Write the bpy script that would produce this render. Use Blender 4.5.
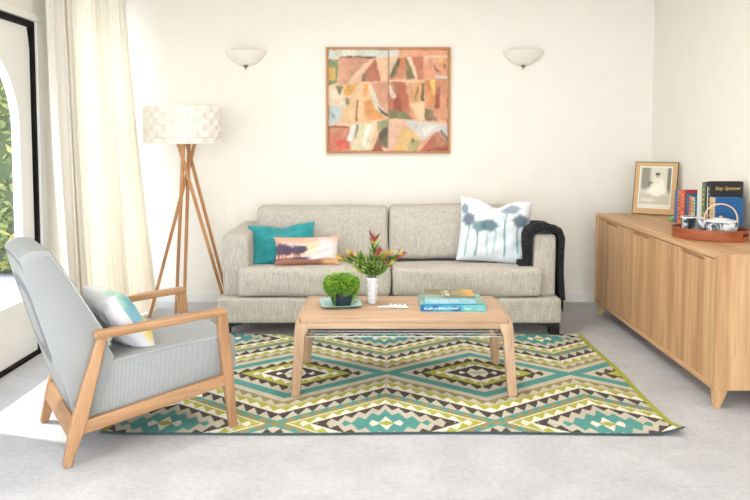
import bpy, bmesh, math, random
import numpy as np
from mathutils import Vector, Matrix, Euler
for o in list(bpy.data.objects): bpy.data.objects.remove(o, do_unlink=True)
S = bpy.context.scene
C = S.collection
R = math.radians
rnd = random.Random(7)

# ------------------------------------------------------------------ camera
cam = bpy.data.cameras.new('camera'); camo = bpy.data.objects.new('camera', cam); C.objects.link(camo)
cam.sensor_width = 36; cam.lens = 730/750*36
camo.location = (0, 0, 1.3); camo.rotation_euler = (R(86.5), 0, 0)
cam.shift_x = -6/750; cam.shift_y = -65.35/750
cam.clip_start = .05; cam.clip_end = 100
S.camera = camo
# ------------------------------------------------------------------ sky, sun, added window light, exposure
W = bpy.data.worlds.new('world'); S.world = W; W.use_nodes = True
bg = W.node_tree.nodes['Background']; bg.inputs[0].default_value = (.82, .90, 1, 1); bg.inputs[1].default_value = 6.0
def lamp(name, kind, loc, energy, col, rot=(0, 0, 0), **k):
    l = bpy.data.lights.new(name, kind); l.energy = energy; l.color = col
    for a, b in k.items(): setattr(l, a, b)
    o = bpy.data.objects.new(name, l); o.location = loc; o.rotation_euler = rot; C.objects.link(o); return o
sund = Vector((1, -.30, -1.38)).normalized()
sun = lamp('sun', 'SUN', (-6, 4, 5), 7.5, (1, .93, .82), angle=R(1.2))
sun.rotation_euler = sund.to_track_quat('-Z', 'Y').to_euler()
# unseen windows added for brightness, one behind the camera, one in the left wall
lamp('added_window_light', 'AREA', (.1, -3.55, 1.35), 128, (.90, .95, 1), (R(90), 0, 0), shape='RECTANGLE', size=3.4, size_y=1.8)
lamp('added_side_window_light', 'AREA', (-2.06, 1.2, 1.3), 48, (.96, .98, 1), (0, R(-90), 0), shape='RECTANGLE', size=1.7, size_y=1.6)
vs = S.view_settings; vs.view_transform = 'Standard'; vs.look = 'None'; vs.gamma = 1; vs.use_curve_mapping = False
vs.exposure = -.40

# ------------------------------------------------------------------ materials
def lin(c):
    return tuple(((x/255)/12.92 if x/255 <= .04045 else ((x/255+.055)/1.055)**2.4) for x in c)
def L4(c): return lin(c)+(1,)
class N:
    def __init__(s, name, rough=.6, **k):
        s.m = bpy.data.materials.new(name); s.m.use_nodes = True; s.t = s.m.node_tree; s.b = s.t.nodes['Principled BSDF']
        s.b.inputs['Roughness'].default_value = rough
        for a, b in k.items(): s.b.inputs[a.replace('_', ' ')].default_value = b
    def n(s, typ, **k):
        x = s.t.nodes.new(typ)
        for a, b in k.items():
            if a.startswith('_'): setattr(x, a[1:], b)
            else:
                key = a.replace('__', ' ')
                x.inputs[key if key in x.inputs else int(key[1:])].default_value = b
        return x
    def l(s, a, b): s.t.links.new(a, b)
    def coord(s, scale, rot=(0, 0, 0), kind='Object'):
        tc = s.n('ShaderNodeTexCoord'); mp = s.n('ShaderNodeMapping'); mp.inputs['Scale'].default_value = scale; mp.inputs['Rotation'].default_value = rot
        s.l(tc.outputs[kind], mp.inputs['Vector']); return mp.outputs['Vector']
    def noise(s, vec, scale=1, detail=3, rough=.5, dist=0):
        x = s.n('ShaderNodeTexNoise', Scale=scale, Detail=detail, Roughness=rough, Distortion=dist); s.l(vec, x.inputs['Vector']); return x.outputs['Fac']
    def ramp(s, fac, stops):
        r = s.n('ShaderNodeValToRGB'); e = r.color_ramp.elements
        while len(e) < len(stops): e.new(.5)
        for i, (p, c) in enumerate(stops): e[i].position = p; e[i].color = c
        s.l(fac, r.inputs[0]); return r.outputs[0]
    def mix(s, a, b, fac, mode='MIX'):
        x = s.n('ShaderNodeMix', _data_type='RGBA', _blend_type=mode)
        for v, k in ((fac, 0), (a, 6), (b, 7)):
            if hasattr(v, 'links'): s.l(v, x.inputs[k])
            else: x.inputs[k].default_value = v
        return x.outputs[2]
    def col(s, c):
        if hasattr(c, 'links'): s.l(c, s.b.inputs['Base Color'])
        else: s.b.inputs['Base Color'].default_value = c
    def bump(s, h, strength, dist=.01):
        b = s.n('ShaderNodeBump', Strength=strength, Distance=dist); s.l(h, b.inputs['Height']); s.l(b.outputs[0], s.b.inputs['Normal'])
def plain(name, c, rough=.5, var=.06, scale=30, **k):
    m = N(name, rough, **k); c = lin(c)
    f = m.noise(m.coord((1, 1, 1)), scale, 3)
    m.col(m.ramp(f, [(.3, tuple(x*(1-var) for x in c)+(1,)), (.7, tuple(min(1, x*(1+var)) for x in c)+(1,))])); return m.m
def wood(name, light, dark, axis='X', rough=.45, scale=1.0):
    m = N(name, rough); a = 'XYZ'.index(axis)
    sc = [26*scale]*3; sc[a] = 1.6*scale
    sc2 = [160*scale]*3; sc2[a] = 5*scale
    sc3 = [11*scale]*3; sc3[a] = .22*scale
    g = m.noise(m.coord(sc), 1, 4, .55, .6); f = m.noise(m.coord(sc2), 1, 2); p = m.noise(m.coord(sc3), 1, 1)
    c1 = m.ramp(g, [(.32, L4(dark)), (.62, L4(light))])
    c2 = m.mix(c1, m.ramp(p, [(.43, L4(dark)), (.56, L4(light))]), .42)
    m.col(m.mix(c2, m.ramp(f, [(.3, (.72, .68, .62, 1)), (.5, (1, 1, 1, 1))]), .55, 'MULTIPLY'))
    m.bump(f, .12, .002); return m.m
def linen(name, light, dark, scale=1.0, rough=.9):
    m = N(name, rough); m.b.inputs['Sheen Weight'].default_value = .15
    a = m.noise(m.coord((300*scale, 300*scale, 14*scale)), 1, 2); b = m.noise(m.coord((30*scale, 30*scale, 340*scale)), 1, 2); c = m.noise(m.coord((110*scale, 110*scale, 16*scale)), 1, 2)
    x = m.n('ShaderNodeMath', _operation='ADD'); m.l(a, x.inputs[0]); m.l(b, x.inputs[1])
    y = m.n('ShaderNodeMath', _operation='MULTIPLY_ADD'); m.l(x.outputs[0], y.inputs[0]); y.inputs[1].default_value = .78; m.l(c, y.inputs[2]); 
    z = m.n('ShaderNodeMath', _operation='MULTIPLY'); m.l(y.outputs[0], z.inputs[0]); z.inputs[1].default_value = .39
    m.col(m.ramp(z.outputs[0], [(.33, L4(dark)), (.66, L4(light))])); m.bump(x.outputs[0], .35, .003); return m.m
def printed(name, rough=.8, grain=.06, gs=220, bump=0):
    m = N(name, rough); at = m.n('ShaderNodeAttribute', _attribute_name='col')
    f = m.noise(m.coord((1, 1, 1)), gs, 2)
    m.col(m.mix(at.outputs['Color'], m.ramp(f, [(.3, (1-grain*2,)*3+(1,)), (.7, (1, 1, 1, 1))]), 1.0, 'MULTIPLY'))
    if bump: m.bump(f, bump, .003)
    return m.m
M = {}
M['wall'] = plain('wall_paint', (245, 241, 233), .85, .012, 6)
M['ceiling'] = plain('ceiling_paint', (248, 241, 226), .9, .01, 6)
M['trim'] = plain('white_gloss_paint', (243, 242, 238), .35, .01, 8)
M['jamb'] = plain('dark_bronze_frame', (14, 10, 9), .6, .2, 40, Specular_IOR_Level=.15)
m = N('wool_carpet', 1.0); v = m.coord((1, 1, 1)); f = m.noise(v, 260, 3, .7); g = m.noise(v, 5, 3); h = m.noise(v, 38, 3, .7)
c = m.mix(m.ramp(f, [(.3, L4((184, 183, 187))), (.7, L4((228, 228, 232)))]), m.ramp(g, [(.35, L4((196, 196, 200))), (.65, L4((220, 219, 223)))]), .5)
m.col(m.mix(c, m.ramp(h, [(.35, (.88, .88, .88, 1)), (.6, (1, 1, 1, 1))]), 1.0, 'MULTIPLY')); m.bump(f, .7, .008); M['carpet'] = m.m
M['oak'] = {a: wood('oak_'+a, (212, 172, 128), (174, 130, 88), a) for a in 'XYZ'}
M['ash'] = {a: wood('ash_pink_'+a, (206, 173, 143), (177, 142, 112), a) for a in 'XYZ'}
M['chairwood'] = {a: wood('ash_frame_'+a, (190, 148, 108), (154, 110, 74), a, .4) for a in 'XYZ'}
M['lampwood'] = wood('lamp_oak', (206, 152, 98), (168, 114, 66), 'Z', .45)
M['tray'] = wood('tray_teak', (170, 92, 52), (128, 62, 34), 'X', .3, 1.6)
M['palewood'] = plain('pale_bentwood', (224, 190, 152), .5, .06, 60)
M['sofa'] = linen('oatmeal_linen', (210, 204, 194), (160, 153, 142))
M['black'] = plain('black_lacquer', (18, 17, 17), .4, .1)
M['brass'] = plain('aged_brass', (140, 110, 62), .35, .15, 60, Metallic=.8)
M['white_ceramic'] = plain('white_ceramic', (228, 229, 232), .25, .01)
M['glassbowl'] = plain('frosted_glass_bowl', (242, 238, 228), .35, .015, 8)
M['white_plastic'] = plain('white_string', (232, 234, 236), .5, .02)
M['shadow_gap'] = plain('gap_shade_brown', (92, 62, 38), .7, .1)  # dark brown puts the shade of the door gaps into the colour
# fine pinstripe upholstery
def pinstripe(nm, lean):
  global m, v, w, mp, f, c
  m = N(nm, .9); v = m.coord((1, 1, 1))
  w = m.n('ShaderNodeTexWave', _wave_type='BANDS', _bands_direction='X', Scale=58.0, Distortion=0.0); m.l(m.coord((1, 1, 1), (0, lean, 0)), w.inputs['Vector'])
  f = m.noise(v, 320, 2)
  c = m.ramp(w.outputs['Fac'], [(.2, L4((138, 142, 146))), (.6, L4((180, 182, 181)))])
  m.col(m.mix(c, m.ramp(f, [(.3, (.86, .86, .86, 1)), (.7, (1, 1, 1, 1))]), 1.0, 'MULTIPLY')); m.bump(f, .3, .002); return m.m
M['stripe'] = pinstripe('pinstripe_upholstery', 0); M['stripe_back'] = pinstripe('pinstripe_upholstery_back', R(15.8))
# sheer curtain
m = N('sheer_curtain', .9); m.b.inputs['Base Color'].default_value = L4((250, 247, 240))
f = m.noise(m.coord((380, 380, 120)), 1, 2); m.bump(f, .1, .002)
tr = m.n('ShaderNodeBsdfTranslucent'); tr.inputs[0].default_value = L4((250, 236, 210)); mx = m.n('ShaderNodeMixShader'); mx.inputs[0].default_value = .2
m.l(m.b.outputs[0], mx.inputs[1]); m.l(tr.outputs[0], mx.inputs[2]); m.l(mx.outputs[0], m.t.nodes['Material Output'].inputs[0]); M['curtain'] = m.m
m = N('lamp_shade_veneer', .7); m.b.inputs['Base Color'].default_value = L4((248, 245, 238))
tr = m.n('ShaderNodeBsdfTranslucent'); tr.inputs[0].default_value = L4((250, 244, 232)); mx = m.n('ShaderNodeMixShader'); mx.inputs[0].default_value = .15
m.l(m.b.outputs[0], mx.inputs[1]); m.l(tr.outputs[0], mx.inputs[2]); m.l(mx.outputs[0], m.t.nodes['Material Output'].inputs[0]); M['shade'] = m.m
m = N('warm_bulb', .5); m.b.inputs['Emission Color'].default_value = (1, .8, .55, 1); m.b.inputs['Emission Strength'].default_value = 2.5; M['bulb'] = m.m
# clear glazing
m = N('window_glass', .02); tp = m.n('ShaderNodeBsdfTransparent'); tp.inputs[0].default_value = (.95, .97, .98, 1); gl = m.n('ShaderNodeBsdfGlossy', Roughness=.03)
mx = m.n('ShaderNodeMixShader'); mx.inputs[0].default_value = .06; m.l(tp.outputs[0], mx.inputs[1]); m.l(gl.outputs[0], mx.inputs[2])
m.l(mx.outputs[0], m.t.nodes['Material Output'].inputs[0]); M['glass'] = m.m
M['rug'] = printed('rug_weave', .95, .08, 300, .5)
M['canvas'] = printed('painted_canvas', .6, .03, 60, .1)
M['print'] = printed('printed_cloth', .85, .05, 260, .2)
M['paperprint'] = printed('printed_paper', .45, .03, 120)
m = N('teal_velvet', .75); m.b.inputs['Sheen Weight'].default_value = .35
m.col(m.ramp(m.noise(m.coord((1, 1, 1)), 14, 3), [(.3, L4((18, 128, 136))), (.7, L4((40, 156, 160)))])); M['teal'] = m.m
m = N('charcoal_knit', .95); v = m.coord((1, 1, 1))
w1 = m.n('ShaderNodeTexVoronoi', Scale=95.0); m.l(v, w1.inputs['Vector'])
m.col(m.ramp(w1.outputs['Distance'], [(.15, L4((58, 58, 66))), (.5, L4((14, 14, 20)))])); m.bump(w1.outputs['Distance'], .6, .006); M['knit'] = m.m

# ------------------------------------------------------------------ mesh helpers
def mesh(name, V, F, mat, parent=None, smooth=True, bevel=0, seg=2, cols=None, loc=None, rot=None, ang=38):
    me = bpy.data.meshes.new(name); me.from_pydata([tuple(v) for v in V], [], F); me.update()
    bm = bmesh.new(); bm.from_mesh(me); bmesh.ops.recalc_face_normals(bm, faces=bm.faces)
    if bevel: bmesh.ops.bevel(bm, geom=list(bm.edges), offset=bevel, segments=seg, profile=.6, affect='EDGES', clamp_overlap=True)
    bm.to_mesh(me); bm.free()
    if smooth:
        me.polygons.foreach_set('use_smooth', [True]*len(me.polygons)); me.set_sharp_from_angle(angle=R(ang))
    if cols is not None:
        a = me.color_attributes.new('col', 'FLOAT_COLOR', 'POINT'); c = np.ones((len(V), 4)); c[:, :3] = cols; a.data.foreach_set('color', c.ravel())
    if mat: me.materials.append(mat)
    o = bpy.data.objects.new(name, me); C.objects.link(o)
    if parent: o.parent = parent
    if loc: o.location = loc
    if rot: o.rotation_euler = rot
    return o
def inst(src, name, parent=None, loc=None, rot=None, scale=None):
    o = bpy.data.objects.new(name, src.data); C.objects.link(o)
    if parent: o.parent = parent
    if loc is not None: o.location = loc
    if rot is not None: o.rotation_euler = rot
    if scale is not None: o.scale = scale
    return o
def box(x0, x1, y0, y1, z0, z1):
    return hexa([(x0, y0, z0), (x1, y0, z0), (x1, y1, z0), (x0, y1, z0)], [(x0, y0, z1), (x1, y0, z1), (x1, y1, z1), (x0, y1, z1)])
def hexa(b, t):
    return list(b)+list(t), [(3, 2, 1, 0), (4, 5, 6, 7), (0, 1, 5, 4), (1, 2, 6, 5), (2, 3, 7, 6), (3, 0, 4, 7)]
def join(*ms):
    V, F = [], []
    for v, f in ms:
        k = len(V); V += list(v); F += [tuple(i+k for i in q) for q in f]
    return V, F
def prism(poly, axis, a, b):
    def p(q, t): return {'X': (t, q[0], q[1]), 'Y': (q[0], t, q[1]), 'Z': (q[0], q[1], t)}[axis]
    n = len(poly); V = [p(q, a) for q in poly]+[p(q, b) for q in poly]
    return V, [tuple(range(n))[::-1], tuple(range(n, 2*n))]+[(i, (i+1) % n, n+(i+1) % n, n+i) for i in range(n)]
def tube(path, rad, n=8, sq=None):
    P = [Vector(p) for p in path]; V = []; F = []
    rad = rad if isinstance(rad, (list, tuple)) else [rad]*len(P)
    up = Vector((0, 0, 1))
    t0 = (P[1]-P[0]).normalized()
    if abs(t0.z) > .95: up = Vector((1, 0, 0))
    for i, p in enumerate(P):
        t = (P[min(i+1, len(P)-1)]-P[max(i-1, 0)]).normalized(); s = t.cross(up).normalized(); u = s.cross(t)
        for k in range(n):
            a = 2*math.pi*(k+.5)/n; V.append(p+(s*math.cos(a)+u*math.sin(a))*rad[i])
    for i in range(len(P)-1):
        for k in range(n): F.append((i*n+k, i*n+(k+1) % n, (i+1)*n+(k+1) % n, (i+1)*n+k))
    F += [tuple(range(n))[::-1], tuple(range((len(P)-1)*n, len(P)*n))]
    return V, F
def lathe(prof, n=32, a0=0, a1=2*math.pi, cx=0, cy=0):
    full = abs(a1-a0-2*math.pi) < 1e-6; m_ = n if full else n+1; V = []; F = []
    for k in range(m_):
        a = a0+(a1-a0)*k/n
        for r, z in prof: V.append((cx+r*math.cos(a), cy+r*math.sin(a), z))
    q = len(prof)
    for k in range(n):
        k2 = (k+1) % m_
        for i in range(q-1): F.append((k*q+i, k2*q+i, k2*q+i+1, k*q+i+1))
    return V, F
def softbox(x0, x1, y0, y1, z0, z1, r=.04, puff=(0, 0, 0), n=14, wob=0, seed=0, fn=None):
    h = np.array([(x1-x0)/2, (y1-y0)/2, (z1-z0)/2]); c = np.array([(x1+x0)/2, (y1+y0)/2, (z1+z0)/2])
    V, F, idx = [], [], {}
    g = [math.sin((2*i/n-1)*math.pi/2) for i in range(n+1)]
    def vid(i, j, k):
        if (i, j, k) not in idx:
            p = np.array([g[i], g[j], g[k]]); q = p*h; inn = np.clip(q, -(h-r), h-r); d = q-inn; l = np.linalg.norm(d)
            if l > 0: q = inn+d/l*r*min(1, l/r) if l < r else inn+d/l*r
            if l > r*1e-6 and (abs(p) > .9999).any(): q = inn+d/l*r
            for a in range(3):
                b, e = [z for z in range(3) if z != a]
                q[a] += puff[a]*p[a]*(1-p[b]**2)*(1-p[e]**2)
            if wob:
                q = q+wob*np.array([math.sin(7*p[1]+3*p[2]+seed), math.sin(5*p[0]+4*p[2]+seed*2), math.sin(6*p[0]+5*p[1]+seed*3)])
            q = q+c
            if fn: q = fn(q)
            idx[(i, j, k)] = len(V); V.append(tuple(q))
        return idx[(i, j, k)]
    for a in range(n):
        for b in range(n):
            for s in (0, n):
                F.append((vid(s, a, b), vid(s, a+1, b), vid(s, a+1, b+1), vid(s, a, b+1)))
                F.append((vid(a, s, b), vid(a+1, s, b), vid(a+1, s, b+1), vid(a, s, b+1)))
                F.append((vid(a, b, s), vid(a+1, b, s), vid(a+1, b+1, s), vid(a, b+1, s)))
    return V, F
def empty(name, label, cat, loc=(0, 0, 0), rz=0, group=None):
    o = bpy.data.objects.new(name, None); C.objects.link(o); o.location = loc; o.rotation_euler = (0, 0, rz); o.empty_display_size = .1
    return tag(o, label, cat, group)
def tag(o, label, cat, group=None, kind=None):
    o['label'] = label; o['category'] = cat
    if group: o['group'] = group
    if kind: o['kind'] = kind
    return o
def struct(name, vf, mat, label=None, **k):
    o = mesh(name, *vf, mat, smooth=k.pop('smooth', False), **k); o['kind'] = 'structure'
    if label: o['label'] = label
    return o
def sm(a, b, x): t = np.clip((x-a)/(b-a), 0, 1); return t*t*(3-2*t)
def vnoise(x, y, seed=0):
    x = np.asarray(x, float); y = np.asarray(y, float)
    xi = np.floor(x).astype(int); yi = np.floor(y).astype(int); fx = x-xi; fy = y-yi; fx = fx*fx*(3-2*fx); fy = fy*fy*(3-2*fy)
    def hsh(a, b): 
        n_ = np.sin(a*127.1+b*311.7+seed*74.7)*43758.5453; return n_-np.floor(n_)
    return (hsh(xi, yi)*(1-fx)+hsh(xi+1, yi)*fx)*(1-fy)+(hsh(xi, yi+1)*(1-fx)+hsh(xi+1, yi+1)*fx)*fy
def inpoly(px, py, poly):
    r = np.zeros(px.shape, bool); n = len(poly)
    for i in range(n):
        x1, y1 = poly[i]; x2, y2 = poly[(i+1) % n]
        if y1 == y2: continue
        c_ = ((y1 > py) != (y2 > py)) & (px < (x2-x1)*(py-y1)/(y2-y1)+x1); r ^= c_
    return r
def blur(a, k):
    for _ in range(k):
        b = np.pad(a, ((1, 1), (1, 1), (0, 0)), 'edge'); a = (b[:-2, 1:-1]+b[2:, 1:-1]+b[1:-1, :-2]+b[1:-1, 2:]+b[1:-1, 1:-1]*2)/6
    return a
def grid(nx, ny):
    return [(j*(nx+1)+i, j*(nx+1)+i+1, (j+1)*(nx+1)+i+1, (j+1)*(nx+1)+i) for j in range(ny) for i in range(nx)]
LN = lambda c: np.array(lin(c))

# ================================================================== THE ROOM
XL, XR, YB, YF, ZC = -2.083, 2.15, 5.808, -3.6, 2.46
struct('floor', box(XL-.15, XR+.15, YF-.15, YB+.15, -.1, 0), M['carpet'], 'pale grey wool carpet')
struct('ceiling', box(XL-.15, XR+.15, YF-.15, YB+.15, ZC, ZC+.1), M['ceiling'])
struct('wall_back', box(XL-.15, XR+.15, YB, YB+.15, 0, ZC), M['wall'], 'cream back wall behind sofa')
struct('wall_right', box(XR, XR+.15, YF, YB, 0, ZC), M['wall'], 'cream right wall behind sideboard')
D0, D1, DZ = 3.06, 4.425, 2.005                       # door opening
struct('wall_left', join(box(XL-.15, XL, YF, .35, 0, ZC), box(XL-.15, XL, .35, 2.05, 0, .5), box(XL-.15, XL, .35, 2.05, 2.1, ZC), box(XL-.15, XL, 2.05, D0, 0, ZC), box(XL-.15, XL, D1, 4.70, 0, ZC), box(XL-.15, XL, 5.72, YB, 0, ZC), box(XL-.15, XL, 4.70, 5.72, 0, .1), box(XL-.15, XL, 4.70, 5.72, 2.40, ZC), box(XL-.15, XL, D0, D1, DZ, ZC)), M['wall'])
struct('wall_front', join(box(XL-.15, -1.65, YF-.15, YF, 0, ZC), box(1.85, XR+.15, YF-.15, YF, 0, ZC), box(-1.65, 1.85, YF-.15, YF, 0, .42), box(-1.65, 1.85, YF-.15, YF, 2.28, ZC)), M['wall'])
struct('baseboard_back', box(XL, XR, YB-.014, YB, 0, .078), M['trim'], bevel=.004)
struct('baseboard_right', box(XR-.014, XR, YF, YB-.014, 0, .078), M['trim'], bevel=.004)
struct('trim_1', join(box(XL, XL+.02, D1, D1+.075, 0, DZ+.04), box(XL, XL+.02, D0-.075, D0, 0, DZ+.04), box(XL, XL+.028, D0-.1, D1+.1, DZ+.0, DZ+.045)), M['trim'], 'white architrave around glazed door', bevel=.003)
def door():
    d = bpy.data.objects.new('door_1', None); C.objects.link(d); d['kind'] = 'structure'; d['label'] = 'white door with arched glass pane in black frame'
    j = .034; x0, x1 = XL-.07, XL+.006
    mesh('jamb', *join(box(x0, x1, D1-j, D1, 0, DZ), box(x0, x1, D0, D0+j, 0, DZ), box(x0, x1, D0+j, D1-j, DZ-j, DZ), box(x0, x1, D0+j, D1-j, 0, .022)), M['jamb'], d, False, .003)
    a, b, z0, z1 = D0+j+.004, D1-j-.004, .026, DZ-j-.004
    yc = 3.755; r = .485; zs = 1.36; gb = .33
    outer, inner = [], []
    nA = 24
    arc = [(yc+r*math.cos(t), zs+r*math.sin(t)) for t in [math.pi*k/nA for k in range(nA+1)]]
    inn = [(yc+r, gb)]+arc+[(yc-r, gb)]
    def outp(p):
        dx, dz = p[0]-yc, p[1]-zs
        if p[1] <= gb+1e-6: return (b if dx > 0 else a, z0)
        s = min((b-yc)/dx if dx > 1e-6 else 1e9, (a-yc)/dx if dx < -1e-6 else 1e9, (z1-zs)/dz if dz > 1e-6 else 1e9); return (yc+dx*s, zs+dz*s)
    out = [outp(p) for p in inn]
    def ring(A, B, xa, xb):
        n = len(A); V = [(xa, *p) for p in A]+[(xa, *p) for p in B]+[(xb, *p) for p in A]+[(xb, *p) for p in B]; F = []
        for i in range(n):
            k = (i+1) % n
            F += [(i, k, n+k, n+i), (2*n+i, 3*n+i, 3*n+k, 2*n+k), (i, 2*n+i, 2*n+k, k), (n+i, n+k, 3*n+k, 3*n+i)]
        return V, F
    mesh('door_panel', *ring(inn, out, XL-.055, XL-.012), M['trim'], d, False)
    sc = lambda P, k: [(yc+(p[0]-yc)*k, zs+(p[1]-zs)*k) for p in P]
    mesh('glazing_bead', *ring(sc(inn, .965), sc(inn, 1.012), XL-.05, XL-.002), M['trim'], d, False)
    n = len(inn); mesh('pane', [(XL-.034, *p) for p in inn]+[(XL-.030, *p) for p in inn], [tuple(range(n)), tuple(range(2*n-1, n-1, -1))]+[(i, (i+1) % n, n+(i+1) % n, n+i) for i in range(n)], M['glass'], d, False)
    mesh('door_handle', *join(tube([(XL-.012, D0+.1, 1.0), (XL+.05, D0+.1, 1.0), (XL+.05, D0+.22, 1.0)], .009), box(XL-.014, XL-.006, D0+.075, D0+.125, .92, 1.08)), M['brass'], d)
door()
def window(name, pts):
    d = bpy.data.objects.new(name, None); C.objects.link(d); d['kind'] = 'structure'; return d
w = window('added_window_1', 0)  # unseen window behind the camera, added to brighten the room
mesh('window_frame', *join(*[box(x-.03, x+.03, YF-.1, YF-.03, .42, 2.28) for x in (-1.62, -.48, .68, 1.82)], box(-1.65, 1.85, YF-.1, YF-.03, .42, .48), box(-1.65, 1.85, YF-.1, YF-.03, 2.22, 2.28)), M['trim'], w, False)
w = window('added_window_2', 0)  # unseen side window, added for more daylight from the left
mesh('window_frame', *join(*[box(XL-.1, XL-.03, y-.03, y+.03, .5, 2.1) for y in (.38, 1.2, 2.02)], box(XL-.1, XL-.03, .35, 2.05, .5, .56), box(XL-.1, XL-.03, .35, 2.05, 2.04, 2.1)), M['trim'], w, False)

w = window('added_window_3', 0)  # unseen window, added behind the curtain to brighten it
mesh('window_frame', *join(*[box(XL-.1, XL-.03, y-.03, y+.03, .1, 2.4) for y in (4.73, 5.69)], box(XL-.1, XL-.03, 4.70, 5.72, .1, .16), box(XL-.1, XL-.03, 4.70, 5.72, 2.34, 2.4)), M['trim'], w, False)
mesh('pane', *box(XL-.07, XL-.066, 4.76, 5.66, .16, 2.34), M['glass'], w, False)

# ---------------- garden outside
m = plain('garden_paving', (196, 196, 198), .9, .06, 4)
o = struct('patio', box(-12, XL-.15, -4, 12, -.12, -.05), m, 'pale paving outside the glazed door')
def hedge():
    h = empty('garden_hedge', 'leafy green hedge in the garden seen through the arched glass', 'hedge', (-4.4, 7.7, -.05))
    core = plain('hedge_core', (70, 84, 46), .9, .2, 12); lf = N('hedge_leaf', .5)
    lf.col(lf.ramp(lf.noise(lf.coord((1, 1, 1)), 9, 3), [(.3, L4((84, 104, 48))), (.52, L4((130, 142, 70))), (.7, L4((196, 176, 92)))]))
    mesh('trunk_mass', *softbox(-1.5, 1.5, -.45, .45, .05, 2.5, .25, (0, .1, .1), 12, .05), core, h)
    V, F = [], []
    for i in range(5200):
        x = rnd.uniform(-1.6, 1.6); z = rnd.uniform(.05, 2.7); y = -.45-.14*rnd.random()+.05*math.sin(5*x+4*z)
        if rnd.random() < .2: z = 2.5+.25*rnd.random(); y = rnd.uniform(-.5, .5)
        p = Vector((x, y, z)); a = Vector((rnd.uniform(-1, 1), rnd.uniform(-1, .2), rnd.uniform(-1, 1))).normalized()*rnd.uniform(.04, .08); b = a.orthogonal().normalized()*.025
        k = len(V); V += [p-a, p+b, p+a, p-b]; F.append((k, k+1, k+2, k+3))
    l = mesh('foliage', V, F, lf.m, h, False); l['kind'] = 'stuff'
hedge()
# ---------------- curtain
def curtain():
    cu = empty('sheer_curtain', 'long cream sheer curtain gathered beside the glazed door', 'curtain', (-1.95, 5.0, 0))
    def sheet(yt0, yt1, yb0, yb1, xt, xb0, xb1, npl, amp, seed):
        nu, nv = npl*14, 40; V = []
        for j in range(nv+1):
            v = j/nv; e = v**1.25                                   # 0 top, 1 bottom
            for i in range(nu+1):
                u = i/nu; s_ = u+.012*math.sin(9*u+seed)
                y = (yt0+(yt1-yt0)*s_)*(1-e)+(yb0+(yb1-yb0)*s_)*e
                x = xt*(1-e)+(xb0+(xb1-xb0)*u)*e
                ph = npl*2*math.pi*(s_+.02*math.sin(5*u+seed*2)); A = amp*(.8+.45*math.sin(13*u+seed))*(1+.25*e)
                x += A*math.sin(ph)+.006*math.sin(2.3*ph+3*v); y += .35*A*math.sin(2*ph+seed)+.006*math.sin(8*v+6*u)
                V.append((x+1.95, y-5.0, .012+(ZC-.05)*(1-v)))
        return V, grid(nu, nv)
    mesh('curtain_panel', *sheet(4.36, 4.62, 4.42, 4.66, -1.97, -1.93, -1.93, 4, .026, .4), M['curtain'], cu, ang=180)['label'] = 'whiter leading fold of the curtain'
    mesh('curtain_panel', *sheet(4.60, 5.68, 4.62, 5.52, -1.985, -1.94, -1.74, 15, .024, 1.3), M['curtain'], cu, ang=180)
    mesh('curtain_track', *box(XL+.06-(-1.95), XL+.12-(-1.95), 2.7-5, 5.75-5, ZC-.035, ZC-.001), M['trim'], cu, False)
curtain()

# ---------------- unseen flush ceiling lights, added to brighten the room from above
def added_ceiling_light(y, power):
    t = empty('added_ceiling_light', 'unseen round opal ceiling light added to brighten the room, %s' % ('over the coffee table' if y > 2 else 'near the viewpoint'), 'ceiling light', (.1, y, ZC-.07), 0, 'added ceiling lights')
    mesh('rim', *lathe([(.20, .07), (.215, .068), (.215, .03), (.205, .026), (.2, .03)], 40), M['brass'], t)
    dm = N('added_opal_diffuser', .4); dm.b.inputs['Emission Color'].default_value = (1, .90, .74, 1); dm.b.inputs['Emission Strength'].default_value = 3
    mesh('diffuser', *lathe([(0, 0), (.08, .003), (.15, .012), (.2, .032)], 40), dm.m, t)
    lamp('added_ceiling_glow', 'AREA', (.1, y, ZC-.08), power, (1, .96, .91), (0, 0, 0), shape='DISK', size=.42)
added_ceiling_light(4.0, 28); added_ceiling_light(.8, 20)

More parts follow.
